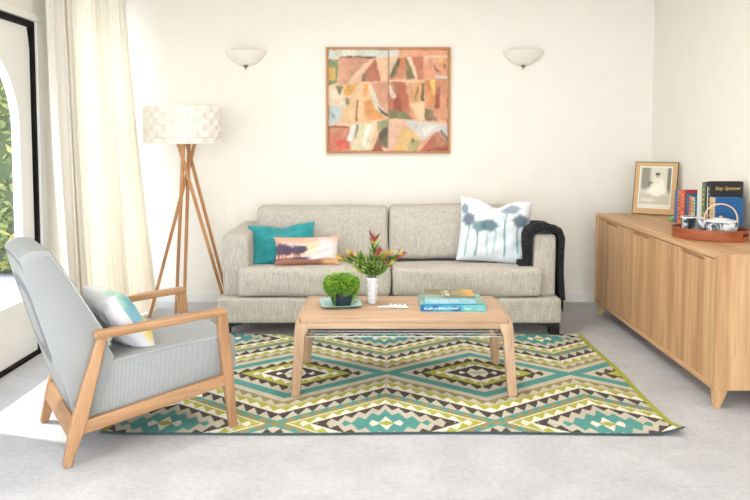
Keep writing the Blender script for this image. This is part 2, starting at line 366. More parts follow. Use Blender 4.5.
# ================================================================== RUG
def rug():
    x0, x1, y0, y1 = -1.238, 1.335, 3.145, 4.80; nx, ny = 514, 330
    X, Y = np.meshgrid(np.linspace(x0, x1, nx+1), np.linspace(y0, y1, ny+1))
    per, b, u0, vc = 1.01, .715, .027, 3.972
    w = np.abs(((X-u0)/per+.5) % 1-.5)                              # 0..0.5
    v = b-np.abs(Y-vc); v = np.where(v < 0, -v, v)                  # distance from the outer rows of medallions
    mm = w+v/b*.98
    cream, beige, brown, teal, yel, oli = [LN(c) for c in ((234, 231, 218), (204, 196, 178), (74, 62, 56), (84, 154, 148), (180, 178, 74), (152, 142, 92))]
    T = np.abs((w*16) % 1-.5)*2                                     # tooth phase 0 centre .. 1 edge
    col = np.zeros(X.shape+(3,))
    # (m0, m1, flat colour, tooth colour, side the teeth stand on: 0 none, 1 outer base, -1 inner base)
    bands = [(0, .04, yel, yel, 0), (.04, .115, cream, teal, 1), (.115, .16, teal, teal, 0), (.16, .235, teal, beige, 1), (.235, .248, beige, beige, 0), (.248, .322, beige, brown, 1), (.322, .338, brown, brown, 0),
             (.338, .35, cream, cream, 0), (.35, .425, cream, yel, 1), (.425, .44, yel, yel, 0), (.44, .455, cream, cream, 0), (.455, .475, oli, oli, 0), (.475, .54, oli, teal, 1), (.54, .56, teal, teal, 0), (.56, .575, beige, beige, 0), (.545, .648, beige, brown, 1), (.648, .664, brown, brown, 0),
             (.664, .682, cream, cream, 0), (.682, .757, cream, yel, 1), (.757, .776, yel, yel, 0), (.776, .79, beige, beige, 0), (.79, .862, beige, oli, 1), (.862, .88, oli, oli, 0), (.88, .95, beige, beige, 0),
             (.95, 1.05, teal, teal, 0), (1.05, 1.08, beige, beige, 0), (1.08, 1.160, beige, brown, 1), (1.160, 1.18, brown, brown, 0), (1.18, 1.215, yel, yel, 0), (1.215, 1.29, yel, cream, 1), (1.29, 1.305, cream, cream, 0),
             (1.305, 1.345, brown, brown, 0), (1.345, 1.425, brown, cream, 1), (1.425, 1.6, beige, cream, 0)]
    for m0, m1, c0, c1, sd in bands:
        k = (mm >= m0) & (mm < m1); s = (mm-m0)/(m1-m0)
        tooth = (T < s) if sd == 1 else ((T < 1-s) if sd == -1 else np.zeros_like(k))
        col[k & ~tooth] = c0; col[k & tooth] = c1
    # short pale bars through the medallion axes
    bar = (w < .006) & (mm > .57) & (mm < .92); col[bar] = beige
    bar = (np.abs(w-.5) < .006) & (mm > 1.08) & (mm < 1.3); col[bar] = beige
    edge = np.minimum(X-x0, x1-X); col[edge < .028] = LN((168, 172, 62))
    col[(Y-y0) < .006] = LN((70, 84, 92))
    nz = vnoise(X*26, Y*26, 3)*.12+vnoise(X*7, Y*7, 5)*.12; col = col*(.90+nz)[..., None]
    Z = .009+.003*vnoise(X*3, Y*3, 2)
    cr = np.clip(1-np.hypot(X-x1, Y-y0)/.16, 0, 1); Z = Z+.035*cr**1.6                     # curled front right corner
    cl = np.clip(1-np.hypot(X-x0, Y-y0)/.10, 0, 1); Z = Z+.008*cl
    Xw = X+.006*np.sin(Y*5); Yw = Y+.006*np.sin(X*4)+.012*np.cos((X-.1)*1.1)-.008
    V = np.stack([Xw, Yw, Z], -1).reshape(-1, 3); n = len(V)
    F = grid(nx, ny)
    per_ = [i for i in range(nx+1)]+[j*(nx+1)+nx for j in range(1, ny+1)]+[ny*(nx+1)+i for i in range(nx-1, -1, -1)]+[j*(nx+1) for j in range(ny-1, 0, -1)]
    B = V[per_].copy(); B[:, 2] -= .008; B[:, 2] = np.maximum(B[:, 2], .001); q = len(per_)
    F += [(per_[i], n+i, n+(i+1) % q, per_[(i+1) % q]) for i in range(q)]
    cc = np.concatenate([col.reshape(-1, 3), col.reshape(-1, 3)[per_]*.9])
    o = mesh('area_rug', np.concatenate([V, B]), F, M['rug'], cols=cc)
    tag(o, 'flat-woven rug with teal, olive yellow and brown diamond pattern on carpet', 'rug')
rug()

# ================================================================== SOFA
def sofa():
    s = empty('sofa', 'oatmeal linen two-seat sofa with black feet against the back wall', 'sofa', (.055, 5.2, 0)); ox, oy = .055, 5.2
    def part(name, vf, mat=M['sofa'], **k):
        V, F = vf; V = [(v[0]-ox, v[1]-oy, v[2]) for v in V]; return mesh(name, V, F, mat, s, **k)
    part('base', softbox(-1.085, 1.190, 4.75, 5.70, .09, .258, .02, (0, .004, .0), 14))
    for x0, x1 in ((-1.060, -.885), (1.016, 1.170)):
        part('armrest', softbox(x0, x1, 4.835, 5.68, .252, .672, .02, (.006, .006, .010), 14, .002, x0))
    part('back', softbox(-.89, 1.02, 5.46, 5.68, .25, .74, .05, (0, .01, 0), 12))
    def tl(q):                                                     # T-shaped: wide in front of the arms, narrower between them
        if q[1] > 4.828: q[0] = min(max(q[0], -.882), 1.012)
        if q[2] > .3: q[2] -= max(0, q[1]-4.80)*.075*(q[2]-.3)/.16              # seat slopes gently to the back
        return q
    part('seat_cushion', softbox(-.952, .066, 4.762, 5.30, .264, .456, .036, (0, .012, .012), 20, .003, 1, tl))
    part('seat_cushion', softbox(.074, 1.072, 4.762, 5.30, .264, .456, .036, (0, .012, .012), 20, .003, 2, tl))
    def lean(q): q[1] += (q[2]-.45)*.22; return q
    part('back_cushion', softbox(-.905, .05, 5.2, 5.40, .45, .812, .034, (.0, .035, .006), 20, .004, 3, lean))
    part('back_cushion', softbox(.06, 1.03, 5.2, 5.40, .45, .818, .034, (.0, .035, .008), 20, .004, 4.1, lean))
    for x, sx in ((-1.035, 1), (1.148, -1)):
        for y in (4.80, 5.62):
            part('leg', prism([(x-.035*sx, .0125*(y < 5)), (x+.03*sx, .0125*(y < 5)), (x+.035*sx, .06), (x+.11*sx, .078), (x+.11*sx, .091), (x-.035*sx, .091)], 'Y', y-.035, y+.035), M['black'], bevel=.004)
sofa()

# ---------------- cushions
def pillow(name, w, h, t, mat, n=44, fn=None, ears=.06, chop=0, wr=.006, seed=0, backcol=(236, 232, 226), **k):
    V, cols = [], []; g = [math.sin((2*i/n-1)*math.pi/2*.98)/math.sin(math.pi/2*.98) for i in range(n+1)]
    for sd in (-1, 1):
        for j in range(n+1):
            for i in range(n+1):
                u, v = g[i], g[j]
                x = w/2*u*(1-ears*(1-v*v)); z = h/2*v*(1-ears*(1-u*u))
                if chop: z -= chop*math.exp(-(u/.33)**2)*max(0, (v+.2)/1.2)**2
                y = sd*t/2*((1-u**4)*(1-v**4))**.55
                if chop: y *= 1+.35*math.exp(-((u/.5)**2+((v-.2)/.5)**2))-.55*math.exp(-((u/.16)**2))*max(0, v)
                e = (1-u**6)*(1-v**6); y += wr*e*(math.sin(6*u+4*v+seed)+.7*math.sin(11*v-7*u+seed*2)+.5*math.sin(15*u+5*v*v+seed*3))
                V.append((x, y, z))
                if fn: cols.append((u/2+.5, .5-v/2, sd))
    F = grid(n, n); q = (n+1)**2; F2 = [tuple(q+a for a in reversed(f)) for f in F]
    idx = list(range(n+1))
    seam = [j*(n+1)+i for j in range(n+1) for i in range(n+1) if i in (0, n) or j in (0, n)]
    for a in seam: V[q+a] = V[a] = (V[a][0], 0, V[a][2])
    mp = {q+a: a for a in seam}; F2 = [tuple(mp.get(a, a) for a in f) for f in F2]
    cc = None
    if fn:
        a = np.array(cols); cc = fn(a[:, 0], a[:, 1]); cc[a[:, 2] > 0] = LN(backcol)
    o = mesh(name, V, F+F2, mat, cols=cc, ang=180, **k); return o
def blob(u, v, cu, cv, ru, rv, seed=0, soft=.32):
    a = np.arctan2((v-cv)/rv, (u-cu)/ru); d = np.hypot((u-cu)/ru, (v-cv)/rv)*(1+.07*np.sin(5*a+seed)+.06*np.sin(9*a+2*seed)+.05*np.sin(14*a+seed))
    return 1-sm(1-soft, 1+soft, d)
def over(c, m_, col): return c*(1-m_[:, None])+LN(col)*m_[:, None]
def f_lumbar(u, v):
    c = np.tile(LN((224, 220, 220)), (len(u), 1))
    c = over(c, (1-sm(.0, .42, v+.25*vnoise(u*5, v*5, 1)-.1+.25*(u-.5)))*.95, (240, 168, 138))
    c = over(c, sm(.45, .62, v)*(1-sm(.35, .62, u))*.8, (244, 176, 142))
    c = over(c, blob(u, v, .55, .42, .14, .2, 1, .6)*.5, (240, 210, 130))
    c = over(c, sm(.74, .79, v)*(1-sm(.48, .62, u)), (92, 84, 110))
    c = over(c, sm(.80, .85, v+.03*np.sin(9*u)), (174, 120, 98))
    c = over(c, sm(.72, .9, v)*sm(.68, .82, u)*.8, (238, 190, 140))
    for a in ((.10, .46, .15, .20, 1), (.2, .52, .10, .15, 4), (.36, .50, .12, .17, 2), (.44, .47, .08, .12, 3)): c = over(c, blob(u, v, *a)*.95, (84, 70, 92))
    for x in (.06, .12, .17, .31, .36, .40): c = over(c, ((np.abs(u-x) < .009) & (v > .5) & (v < .78)).astype(float)*.9, (84, 66, 84))
    return c
def f_tree(u, v):
    c = np.tile(LN((232, 236, 240)), (len(u), 1)); c = over(c, vnoise(u*6, v*2.4, 9)*.5*sm(.1, .5, v), (206, 222, 232))
    for x, v0, v1, col, wd in ((.12, .45, .97, (120, 164, 176), .009), (.25, .5, .97, (70, 128, 140), .012), (.40, .52, .95, (176, 206, 214), .016), (.50, .52, .9, (150, 196, 200), .012), (.645, .22, .95, (76, 132, 142), .012), (.83, .42, .88, (104, 156, 168), .013)):
        wv = x+.012*np.sin(9*v+x*30); c = over(c, (1-sm(wd*.5, wd*1.5, np.abs(u-wv)))*sm(v0-.05, v0+.05, v)*(1-sm(v1-.06, v1, v))*.9, col)
    for a, col in (((.06, .20, .05, .08, 1), (128, 146, 164)), ((.12, .37, .085, .105, 2), (96, 108, 128)), ((.27, .47, .10, .085, 3), (100, 142, 146)), ((.42, .44, .125, .105, 5), (86, 116, 128)), ((.70, .15, .13, .075, 6), (140, 158, 176)), ((.86, .34, .115, .10, 7), (84, 106, 122)), ((.56, .30, .12, .05, 4), (196, 214, 222))): c = over(c, blob(u, v, *a)*.92, col)
    return c
def f_chair(u, v):
    c = np.tile(LN((234, 236, 234)), (len(u), 1))
    for a, col in (((.2, .15, .3, .2, 1), (160, 208, 186)), ((.1, .4, .14, .3, 2), (96, 168, 190)), ((.35, .45, .2, .2, 3), (120, 186, 200)), ((.2, .75, .22, .2, 4), (236, 208, 72)), ((.6, .3, .22, .2, 5), (150, 200, 150)), ((.65, .7, .2, .18, 6), (240, 214, 90)), ((.85, .5, .16, .25, 7), (110, 180, 186)), ((.45, .85, .15, .12, 8), (96, 150, 90))): c = over(c, blob(u, v, *a)*.85, col)
    return c
o = pillow('scatter_cushion', .47, .31, .13, M['teal'], wr=.004, seed=2, ears=.07, chop=.02, loc=(-.69, 5.065, .566), rot=(R(-16), R(-3), R(4))); tag(o, 'plain teal oblong cushion leaning behind the sunset-print cushion', 'cushion')
o = pillow('scatter_cushion', .45, .205, .10, M['print'], n=72, fn=f_lumbar, wr=.003, seed=1, ears=.085, loc=(-.505, 4.93, .545), rot=(R(-20), R(-1), R(2))); tag(o, 'small oblong cushion printed with dark trees on a peach sunset', 'cushion')
o = pillow('scatter_cushion', .50, .455, .17, M['print'], n=80, fn=f_tree, wr=.005, seed=3, ears=.05, chop=.055, loc=(.79, 5.06, .668), rot=(R(-14), R(4), R(-7))); tag(o, 'large white square cushion with slate blue tree print', 'cushion')
# ---------------- throw over the right arm
def throw():
    t = empty('throw_blanket', 'charcoal knitted throw with tassels draped over the right sofa arm', 'blanket', (1.07, 5.0, .48))
    prof = [(.925, .452), (.95, .452), (.980, .455), (1.000, .470), (1.006, .53), (1.007, .60), (1.008, .655), (1.018, .674), (1.045, .684), (1.09, .687), (1.14, .684), (1.170, .673), (1.180, .645), (1.181, .58), (1.183, .48), (1.186, .38), (1.192, .28), (1.195, .235)]
    fine = []
    for i in range(len(prof)-1):
        for k in range(4):
            a = k/4; fine.append((prof[i][0]*(1-a)+prof[i+1][0]*a, prof[i][1]*(1-a)+prof[i+1][1]*a))
    fine.append(prof[-1]); n = len(fine); ny = 26; y0, y1 = 4.822, 5.16; V = []
    P = np.array(fine); Tn = np.gradient(P, axis=0); Tn /= np.linalg.norm(Tn, axis=1)[:, None]; Nn = np.stack([-Tn[:, 1], Tn[:, 0]], 1)
    for lay in (0, 1):
        for j in range(ny+1):
            v = j/ny
            for i in range(n):
                s_ = i/(n-1); yy = y0+(y1-y0)*v+.012*math.sin(9*s_+1)*(1-v)+.006*math.sin(31*s_)*(1-v)-.02*(s_ > .55)*(1-v)+.02*s_*(v)
                pf = .003+.008*abs(math.sin(3*math.pi*v+2*s_))+(.012 if s_ > .7 else 0)*(1+math.sin(9*v+4*s_))*.6
                th = (pf*.4 if not lay else pf+.030+.022*math.exp(-((s_-.47)/.2)**2)*(.6+.4*math.cos(5*v)))*(1 if .04 < v < .96 else .7)
                V.append((P[i, 0]+Nn[i, 0]*th-1.07, yy-5.0, P[i, 1]+Nn[i, 1]*th-.48))
    q = n*(ny+1); g = grid(n-1, ny); F = [tuple(reversed(f)) for f in g]+[tuple(q+a for a in f) for f in g]
    per = [i for i in range(n)]+[j*n+n-1 for j in range(1, ny+1)]+[ny*n+i for i in range(n-2, -1, -1)]+[j*n for j in range(ny-1, 0, -1)]
    F += [(per[i], per[(i+1) % len(per)], q+per[(i+1) % len(per)], q+per[i]) for i in range(len(per))]
    mesh('blanket', V, F, M['knit'], t, ang=60)
    src = None
    for k in range(16):
        y = 4.835+k*.021; L = .07+.02*rnd.random()
        vf = tube([(0, 0, 0), (.004, .002, -L*.5), (.002, -.003, -L)], [.0045, .005, .003], 5)
        mesh('tassel', *vf, M['knit'], t, loc=(1.212+.012*rnd.random()-1.07, y-5.0, .236-.48))
throw()

# ================================================================== COFFEE TABLE
TX0, TX1, TY0, TY1, TZ = -.432, .664, 3.625, 4.172, .402
def table():
    cx, cy = (TX0+TX1)/2, (TY0+TY1)/2; t = empty('coffee_table', 'pale ash coffee table with splayed legs and string shelf on the rug', 'table', (cx, cy, .012))
    A = M['ash']; zt = TZ-.012
    def part(name, vf, mat, **k):
        V, F = vf; return mesh(name, [(v[0]-cx, v[1]-cy, v[2]) for v in V], F, mat, t, **k)
    e = .006
    part('table_top', box(TX0+.022, TX1-.022, TY0+e, TY1-e, zt-.024, zt), A['X'], bevel=.006)
    part('apron', box(TX0+.05, TX1-.05, TY0+.004, TY0+.03, zt-.052, zt-.0235), A['X'], bevel=.002)
    part('apron', box(TX0+.05, TX1-.05, TY1-.03, TY1-.004, zt-.052, zt-.0235), A['X'], bevel=.002)
    for x, s_ in ((TX0, 1), (TX1, -1)):
        part('end_rail', box(min(x+.004*s_, x+.03*s_), max(x+.004*s_, x+.03*s_), TY0+.05, TY1-.05, zt-.055, zt-.004), A['Y'], bevel=.003)
        for y, q in ((TY0, 1), (TY1, -1)):
            # shouldered, splayed leg: rounded at the top corner, widening into the rails
            pr_ = [(x-.022*s_, 0), (x+.022*s_, 0), (x+.048*s_, zt-.085), (x+.062*s_, zt-.055), (x+.062*s_, zt-.0245), (x+.021*s_, zt-.0245), (x+.021*s_, zt-.001), (x+.016*s_, zt-.002), (x+.006*s_, zt-.010), (x+.001*s_, zt-.024), (x-.003*s_, zt-.06)]
            V, F = prism(pr_, 'Y', 0, 1); V2 = []
            for (a, b, z) in V:
                k = 1-z/zt; ya = y-q*(.022*k); yb = y+q*(.055-.032*k)
                V2.append((a, ya+(yb-ya)*b, z))
            part('leg', (V2, F), A['Z'], bevel=.003)
    part('shelf_rail', box(TX0+.045, TX0+.06, TY0+.05, TY1-.05, .258, .282), A['Y'], bevel=.003)
    part('shelf_rail', box(TX1-.06, TX1-.045, TY0+.05, TY1-.05, .258, .282), A['Y'], bevel=.003)
    for k in range(9):
        y = TY0+.058+k*.054; part('string', tube([(TX0+.046, y, .283), (TX1-.046, y, .283)], .0024, 6), M['white_plastic'])
table()

# ---------------- on the table
def plate():
    def rr(h, r, z, n=8):
        P = []
        for cx, cy, a0 in ((h-r, h-r, 0), (-h+r, h-r, 90), (-h+r, -h+r, 180), (h-r, -h+r, 270)):
            for k in range(n+1): a = R(a0+90*k/n); P.append((cx+r*math.cos(a), cy+r*math.sin(a), z))
        return P
    rings = [rr(.055, .03, 0), rr(.07, .035, .002), rr(.108, .035, .016), rr(.110, .036, .018), rr(.107, .034, .019), rr(.07, .034, .006), rr(.05, .03, .004)]
    n = len(rings[0]); V = sum(rings, []); F = [(i*n+k, i*n+(k+1) % n, (i+1)*n+(k+1) % n, (i+1)*n+k) for i in range(len(rings)-1) for k in range(n)]+[tuple(range(n))[::-1], tuple(range((len(rings)-1)*n, len(rings)*n))]
    o = mesh('saucer_plate', V, F, plain('duck_egg_glaze', (170, 218, 218), .25, .03), loc=(-.221, 3.93, TZ), rot=(0, 0, R(8))); tag(o, 'square duck-egg blue plate under the potted plant on the coffee table', 'plate')
plate()
def moss_pot():
    p = empty('potted_plant', 'bright green trailing baby-tears plant in dark pot on blue plate', 'plant', (-.213, 3.915, TZ+.0045))
    mesh('pot', *lathe([(0, 0), (.044, 0), (.050, .003), (.064, .05), (.072, .096), (.075, .100), (.071, .102), (.066, .094), (0, .092)], 36), plain('dark_slate_glaze', (36, 48, 56), .3, .15, 25), p)
    lf = N('baby_tears_leaf', .5); lf.col(lf.ramp(lf.noise(lf.coord((1, 1, 1)), 42, 2), [(.3, L4((66, 112, 20))), (.52, L4((122, 168, 40))), (.75, L4((172, 206, 84)))]))
    V, F = [], []
    mound = softbox(-.078, .078, -.078, .078,   .075, .135, .035, (0, 0, .02), 10, .006); mesh('leaf_mound', *mound, plain('moss_core', (74, 116, 28), .8, .25, 60), p)
    for i in range(4200):
        a = rnd.uniform(0, 2*math.pi); k = rnd.random()
        if k < .55: rr_ = .094*math.sqrt(rnd.random()); z = .105+.055*math.sqrt(max(0, 1-(rr_/.105)**2))+rnd.uniform(-.012, .014)*(1+2*(rnd.random() < .06))
        else:
            rr_ = .088+rnd.uniform(-.018, .010); dl = .03+.085*(.5+.5*math.sin(3*a+1.9))*(.5+.5*math.sin(11*a)); z = .125-rnd.random()*dl*1.1; rr_ -= max(0, .1-z)*.2
        q = Vector((rr_*math.cos(a)*1.02, rr_*math.sin(a), z)); d = Vector((rnd.uniform(-1, 1)+math.cos(a), rnd.uniform(-1, 1)+math.sin(a), rnd.uniform(-.3, 1.2))).normalized()*rnd.uniform(.004, .007); b = d.orthogonal().normalized()*.0035
        n = len(V); V += [q-d, q+b, q+d, q-b]; F.append((n, n+1, n+2, n+3))
    mesh('foliage', V, F, lf.m, p, False)['kind'] = 'stuff'
moss_pot()
VX, VY = -.050, 3.99
def vase():
    prof = [(0, .0), (.024, 0)]; z = 0
    segs = [(.0235, .030, .030), (.0258, .0345, .037), (.029, .038, .037), (.0325, .0415, .041)]
    for a, b, h in segs: prof += [(a, z+.001), (b, z+h-.004), (b, z+h-.001)]; z += h
    prof += [(.037, z), (.034, z-.004), (.030, .08), (0, .07)]
    o = mesh('vase', *lathe(prof, 10), M['white_ceramic'], loc=(VX, VY, TZ), rot=(0, 0, R(12)), ang=15); tag(o, 'white faceted tiered vase holding flowers on the coffee table', 'vase')
vase()
def flowers():
    def leafmesh(name, L, Wd, mat):
        V, F = [], []; n = 6
        for i in range(n+1):
            s_ = i/n; w_ = Wd*math.sin(math.pi*min(1, .12+.88*s_)**.8)*(1 if s_ < .95 else .3); z = L*s_; y = -.12*L*s_*s_
            V += [(-w_, y-.1*w_, z), (0, y+.35*w_, z), (w_, y-.1*w_, z)]
        for i in range(n):
            for k in range(2): F.append((i*3+k, i*3+k+1, i*3+k+4, i*3+k+3))
        o = mesh(name, V, F, mat, ang=180); C.objects.unlink(o); return o
    def lm(nm, c0, c1):
        x = N(nm, .45); tc = x.n('ShaderNodeTexCoord'); sp = x.n('ShaderNodeSeparateXYZ'); x.l(tc.outputs['Generated'], sp.inputs[0]); x.col(x.ramp(sp.outputs[2], [(.1, L4(c0)), (.95, L4(c1))])); return x.m
    kinds = [leafmesh('leaf', .062, .0085, lm('leaf_green', (66, 112, 40), (112, 150, 62))), leafmesh('leaf', .058, .0085, lm('leaf_lime', (120, 152, 60), (192, 190, 84))),
             leafmesh('bract', .056, .0095, lm('bract_red', (178, 86, 84), (146, 66, 66))), leafmesh('bract', .054, .0095, lm('bract_orange', (196, 122, 76), (204, 192, 104))), leafmesh('bract', .062, .0095, lm('bract_maroon', (176, 72, 72), (112, 70, 60)))]
    stemm = plain('flower_stem', (112, 118, 54), .6, .1)
    # tip offset from the vase mouth (x, y, z), bract kind, label
    st = [((-.165, -.02, .105), 3, 'orange and yellow leaf-like flower stem leaning furthest left in the vase'), ((-.115, .03, .115), 3, 'orange-tipped flower stem with dark green leaves left of centre in the vase'),
          ((-.055, -.03, .11), 0, 'leafy green stem without bloom left of centre in the vase'), ((.01, .02, .205), 4, 'tallest maroon-tipped flower stem in the middle of the vase'),
          ((.035, -.025, .135), 2, 'pinkish red flower stem just right of centre in the vase'), ((.085, .02, .12), 3, 'yellow and orange flower stem right of centre in the vase'),
          ((.085, -.04, .075), 2, 'low red flower stem at the right front of the vase'), ((.145, .0, .115), 4, 'maroon-tipped flower stem leaning furthest right in the vase'), ((.0, -.05, .07), 0, 'short green sprig at the front of the vase')]
    zm = TZ+.142
    for n, ((dx, dy, dz), kd, lab) in enumerate(st):
        f = empty('flower_stem', lab, 'flower', (VX, VY, zm-.06), 0, 'flower stems in the white vase')
        a = Vector((dx*.04, dy*.04, .012)); b = Vector((dx*.13, dy*.13, .062)); e = Vector((dx, dy, dz+.06)); cpt = b+Vector((dx*.25, dy*.25, dz*.62))
        path = [a]+[(b*(1-t)**2+cpt*2*t*(1-t)+e*t*t) for t in [k/6 for k in range(7)]]
        mesh('stem', *tube(path, [.0028]*7+[.002], 6), stemm, f)
        def put(k, p, d, sc, sp):
            q = Vector(d).normalized().to_track_quat('Z', 'Y'); q = q @ Euler((0, 0, sp)).to_quaternion()
            o = inst(kinds[k], 'leaf' if k < 2 else 'bract', f, p, q.to_euler(), (sc,)*3)
        tdir = (path[-1]-path[-2]).normalized()
        for k in range(13):
            t = .22+.66*k/13; i = t*7; p = path[int(i)].lerp(path[min(7, int(i)+1)], i-int(i)); an = k*2.4+n
            d = tdir*1.1+Vector((math.cos(an), math.sin(an)*.8, .25)); put(0 if rnd.random() < .62 else 1, p, d, rnd.uniform(.75, 1.15), rnd.uniform(0, 6))
        if kd:
            for k in range(8):
                an = k*2.4+n; sp = .35 if k < 3 else .95; d = tdir*1.0+Vector((math.cos(an)*sp, math.sin(an)*sp, .15)); kk = kd if rnd.random() < .68 else rnd.choice([1, 2, 3])
                put(kk, path[-1]-tdir*.012*(k % 3), d, rnd.uniform(.8, 1.1), rnd.uniform(0, 6))
        else:
            for k in range(5): an = k*2.4; put(k % 2, path[-1], tdir+Vector((math.cos(an)*.5, math.sin(an)*.5, .3)), .9, an)
flowers()
def text(body, size, mat, parent, loc, rot, name='lettering', shear=0, ext=.0004):
    cu = bpy.data.curves.new('txt', 'FONT'); cu.body = body; cu.size = size; cu.shear = shear; cu.extrude = ext; cu.align_x = 'LEFT'; cu.align_y = 'CENTER'
    to = bpy.data.objects.new('txt', cu); C.objects.link(to); dg = bpy.context.evaluated_depsgraph_get(); me = bpy.data.meshes.new_from_object(to.evaluated_get(dg)); bpy.data.objects.remove(to)
    me.materials.clear(); me.materials.append(mat); o = bpy.data.objects.new(name, me); C.objects.link(o); o.parent = parent; o.location = loc; o.rotation_euler = rot; return o
def marks(words, h, mat, parent, x, y, z, name='lettering'):
    # lettering too small in the photograph to read: strokes grouped into words of the given lengths
    bs = []; cw = h*.62; g_ = random.Random(len(words)*7+int(h*1e4))
    for n_ in words:
        for k in range(n_):
            hh = h*(1 if g_.random() < .35 else .68); bs.append(box(x, x+cw*.28, y-.0005, y+.0005, z-h/2, z-h/2+hh))
            bs.append(box(x+cw*.28, x+cw*.78, y-.0005, y+.0005, z-h/2+(hh-.2*h)*g_.random(), z-h/2+(hh-.2*h)*g_.random()*.2+.22*h)); x += cw
        x += cw*.7
    return mesh(name, *join(*bs), mat, parent, False)
paper = plain('page_paper', (240, 236, 224), .8, .03, 200)
white_ink = plain('white_ink', (240, 244, 246), .5, .01); gold_ink = plain('gold_ink', (214, 178, 92), .4, .05); dark_ink = plain('dark_ink', (40, 40, 50), .5, .05)
def flatprint(name, w_, h_, fn, mat, parent, loc, rot, n=60):
    u, v = np.meshgrid(np.linspace(0, 1, n+1), np.linspace(0, 1, n+1)); V = np.stack([u*w_, v*h_, 0*u], -1).reshape(-1, 3)
    return mesh(name, V, grid(n, n), mat, parent, cols=fn(u.ravel(), 1-v.ravel()), loc=loc, rot=rot)
def bookmesh(b, w_, d_, t_, cover, ct=.003, round_=.0):
    """lying book: x = along the spine, y = away from the spine, z = thickness; spine on the -y side"""
    mesh('page_block', *box(.004, w_-.004, .003, d_-.004, ct, t_-ct), paper, b)
    mesh('cover', *join(box(0, w_, 0, d_, 0, ct), box(0, w_, 0, d_, t_-ct, t_), box(0, w_, -.002, ct*.8, 0, t_)), cover, b, bevel=.0008, seg=1)
def f_cover(u, v):
    c = np.tile(LN((122, 124, 84)), (len(u), 1)); c = over(c, vnoise(u*7, v*5, 4)*.8, (92, 88, 56)); c = over(c, blob(u, v, .1, .9, .25, .3, 2, .5)*.7, (170, 190, 180)); c = over(c, sm(.62, 1.15, u*1.1-.05*v+.1*vnoise(u*6, v*6, 2))*((v < .75)), (216, 168, 70))
    for x in (.36, .43, .48): c = over(c, ((np.abs(u-x) < .022) & (v > .15) & (v < .8)).astype(float)*vnoise(u*40, v*14, 3), (232, 226, 210))
    c = over(c, ((np.abs(u-.62) < .07) & (v > .25) & (v < .6)).astype(float)*.4*vnoise(u*30, v*20, 6), (180, 214, 204)); return c
def f_cover2(u, v): c = np.tile(LN((120, 170, 160)), (len(u), 1)); c = over(c, vnoise(u*9, v*7, 4), (168, 196, 176)); return over(c, vnoise(u*13, v*9, 7)*.6, (70, 120, 120))
def f_spine(u, v):
    c = np.tile(LN((24, 150, 196)), (len(u), 1)); c = over(c, sm(.4, .65, vnoise(u*9, v*.6, 2)), (18, 96, 156)); c = over(c, sm(.5, .8, vnoise(u*14, v*1.2, 5))*.8, (66, 186, 206)); return over(c, sm(.60, .68, u)*(.6+.4*vnoise(u*26, v*3, 3)), (120, 204, 196))
b = empty('coffee_table_book', 'turquoise hardback with patterned spine, lower of two books on the coffee table', 'book', (.207, 3.785, TZ+.0005))
bookmesh(b, .345, .27, .034, plain('turquoise_cloth', (40, 156, 190), .4, .05))
flatprint('spine_print', .343, .032, f_spine, M['paperprint'], b, (.001, -.0026, .001), (R(90), 0, 0)); flatprint('cover_print', .343, .262, f_cover2, M['paperprint'], b, (.001, .005, .0346), (0, 0, 0))
marks((2, 3, 6), .0135, white_ink, b, .020, -.0032, .017); text('by himself', .0185, white_ink, b, (.124, -.0032, .017), (R(90), 0, 0)); marks((6,), .009, white_ink, b, .236, -.0032, .015)
b = empty('coffee_table_book', 'paperback with pale blue spine and painted landscape cover, upper of two books', 'book', (.232, 3.80, TZ+.0358), R(-1))
bookmesh(b, .268, .232, .030, plain('pale_blue_card', (136, 188, 200), .45, .03))
flatprint('cover_print', .266, .228, f_cover, M['paperprint'], b, (.001, .003, .0306), (0, 0, 0), 80)
marks((9, 9, 2, 4, 6), .0075, white_ink, b, .028, -.0026, .018); marks((7, 5, 6, 8), .0045, white_ink, b, .05, -.0026, .0085); marks((2,), .009, white_ink, b, .243, -.0026, .0165, 'publisher_mark')
def pens():
    o = mesh('white_pen', *tube([(0, 0, .007), (.012, 0, .0075), (.03, 0, .008), (.055, 0, .0085), (.058, 0, .0092), (.13, 0, .0095), (.158, 0, .008), (.164, 0, .0075)], [.0015, .0038, .0056, .0058, .0068, .0070, .006, .004], 12), M['white_ceramic'], loc=(-.018, 3.862, TZ+.0005), rot=(0, 0, R(-7))); tag(o, 'slim white pointed pen lying on the coffee table', 'pen')
    b_ = empty('bead_strand', 'short strand of cream and tan beads beside the white pen', 'beads', (.04, 3.885, TZ), R(-4))
    tan = plain('tan_bead', (176, 154, 124), .5, .05); src = {}
    for k in range(13):
        mt = M['white_ceramic'] if k % 3 else tan
        if k % 3 not in src:
            src[k % 3] = mesh('bead', *lathe([(.0005, -.0046), (.0075, -.0036), (.0100, 0), (.0075, .0036), (.0005, .0046)], 10), mt, b_, loc=(.0085*k, .003*math.sin(k), .0100), rot=(0, R(90), 0))
        else: inst(src[k % 3], 'bead', b_, (.0085*k, .003*math.sin(k), .0100), (0, R(90), 0))
pens()

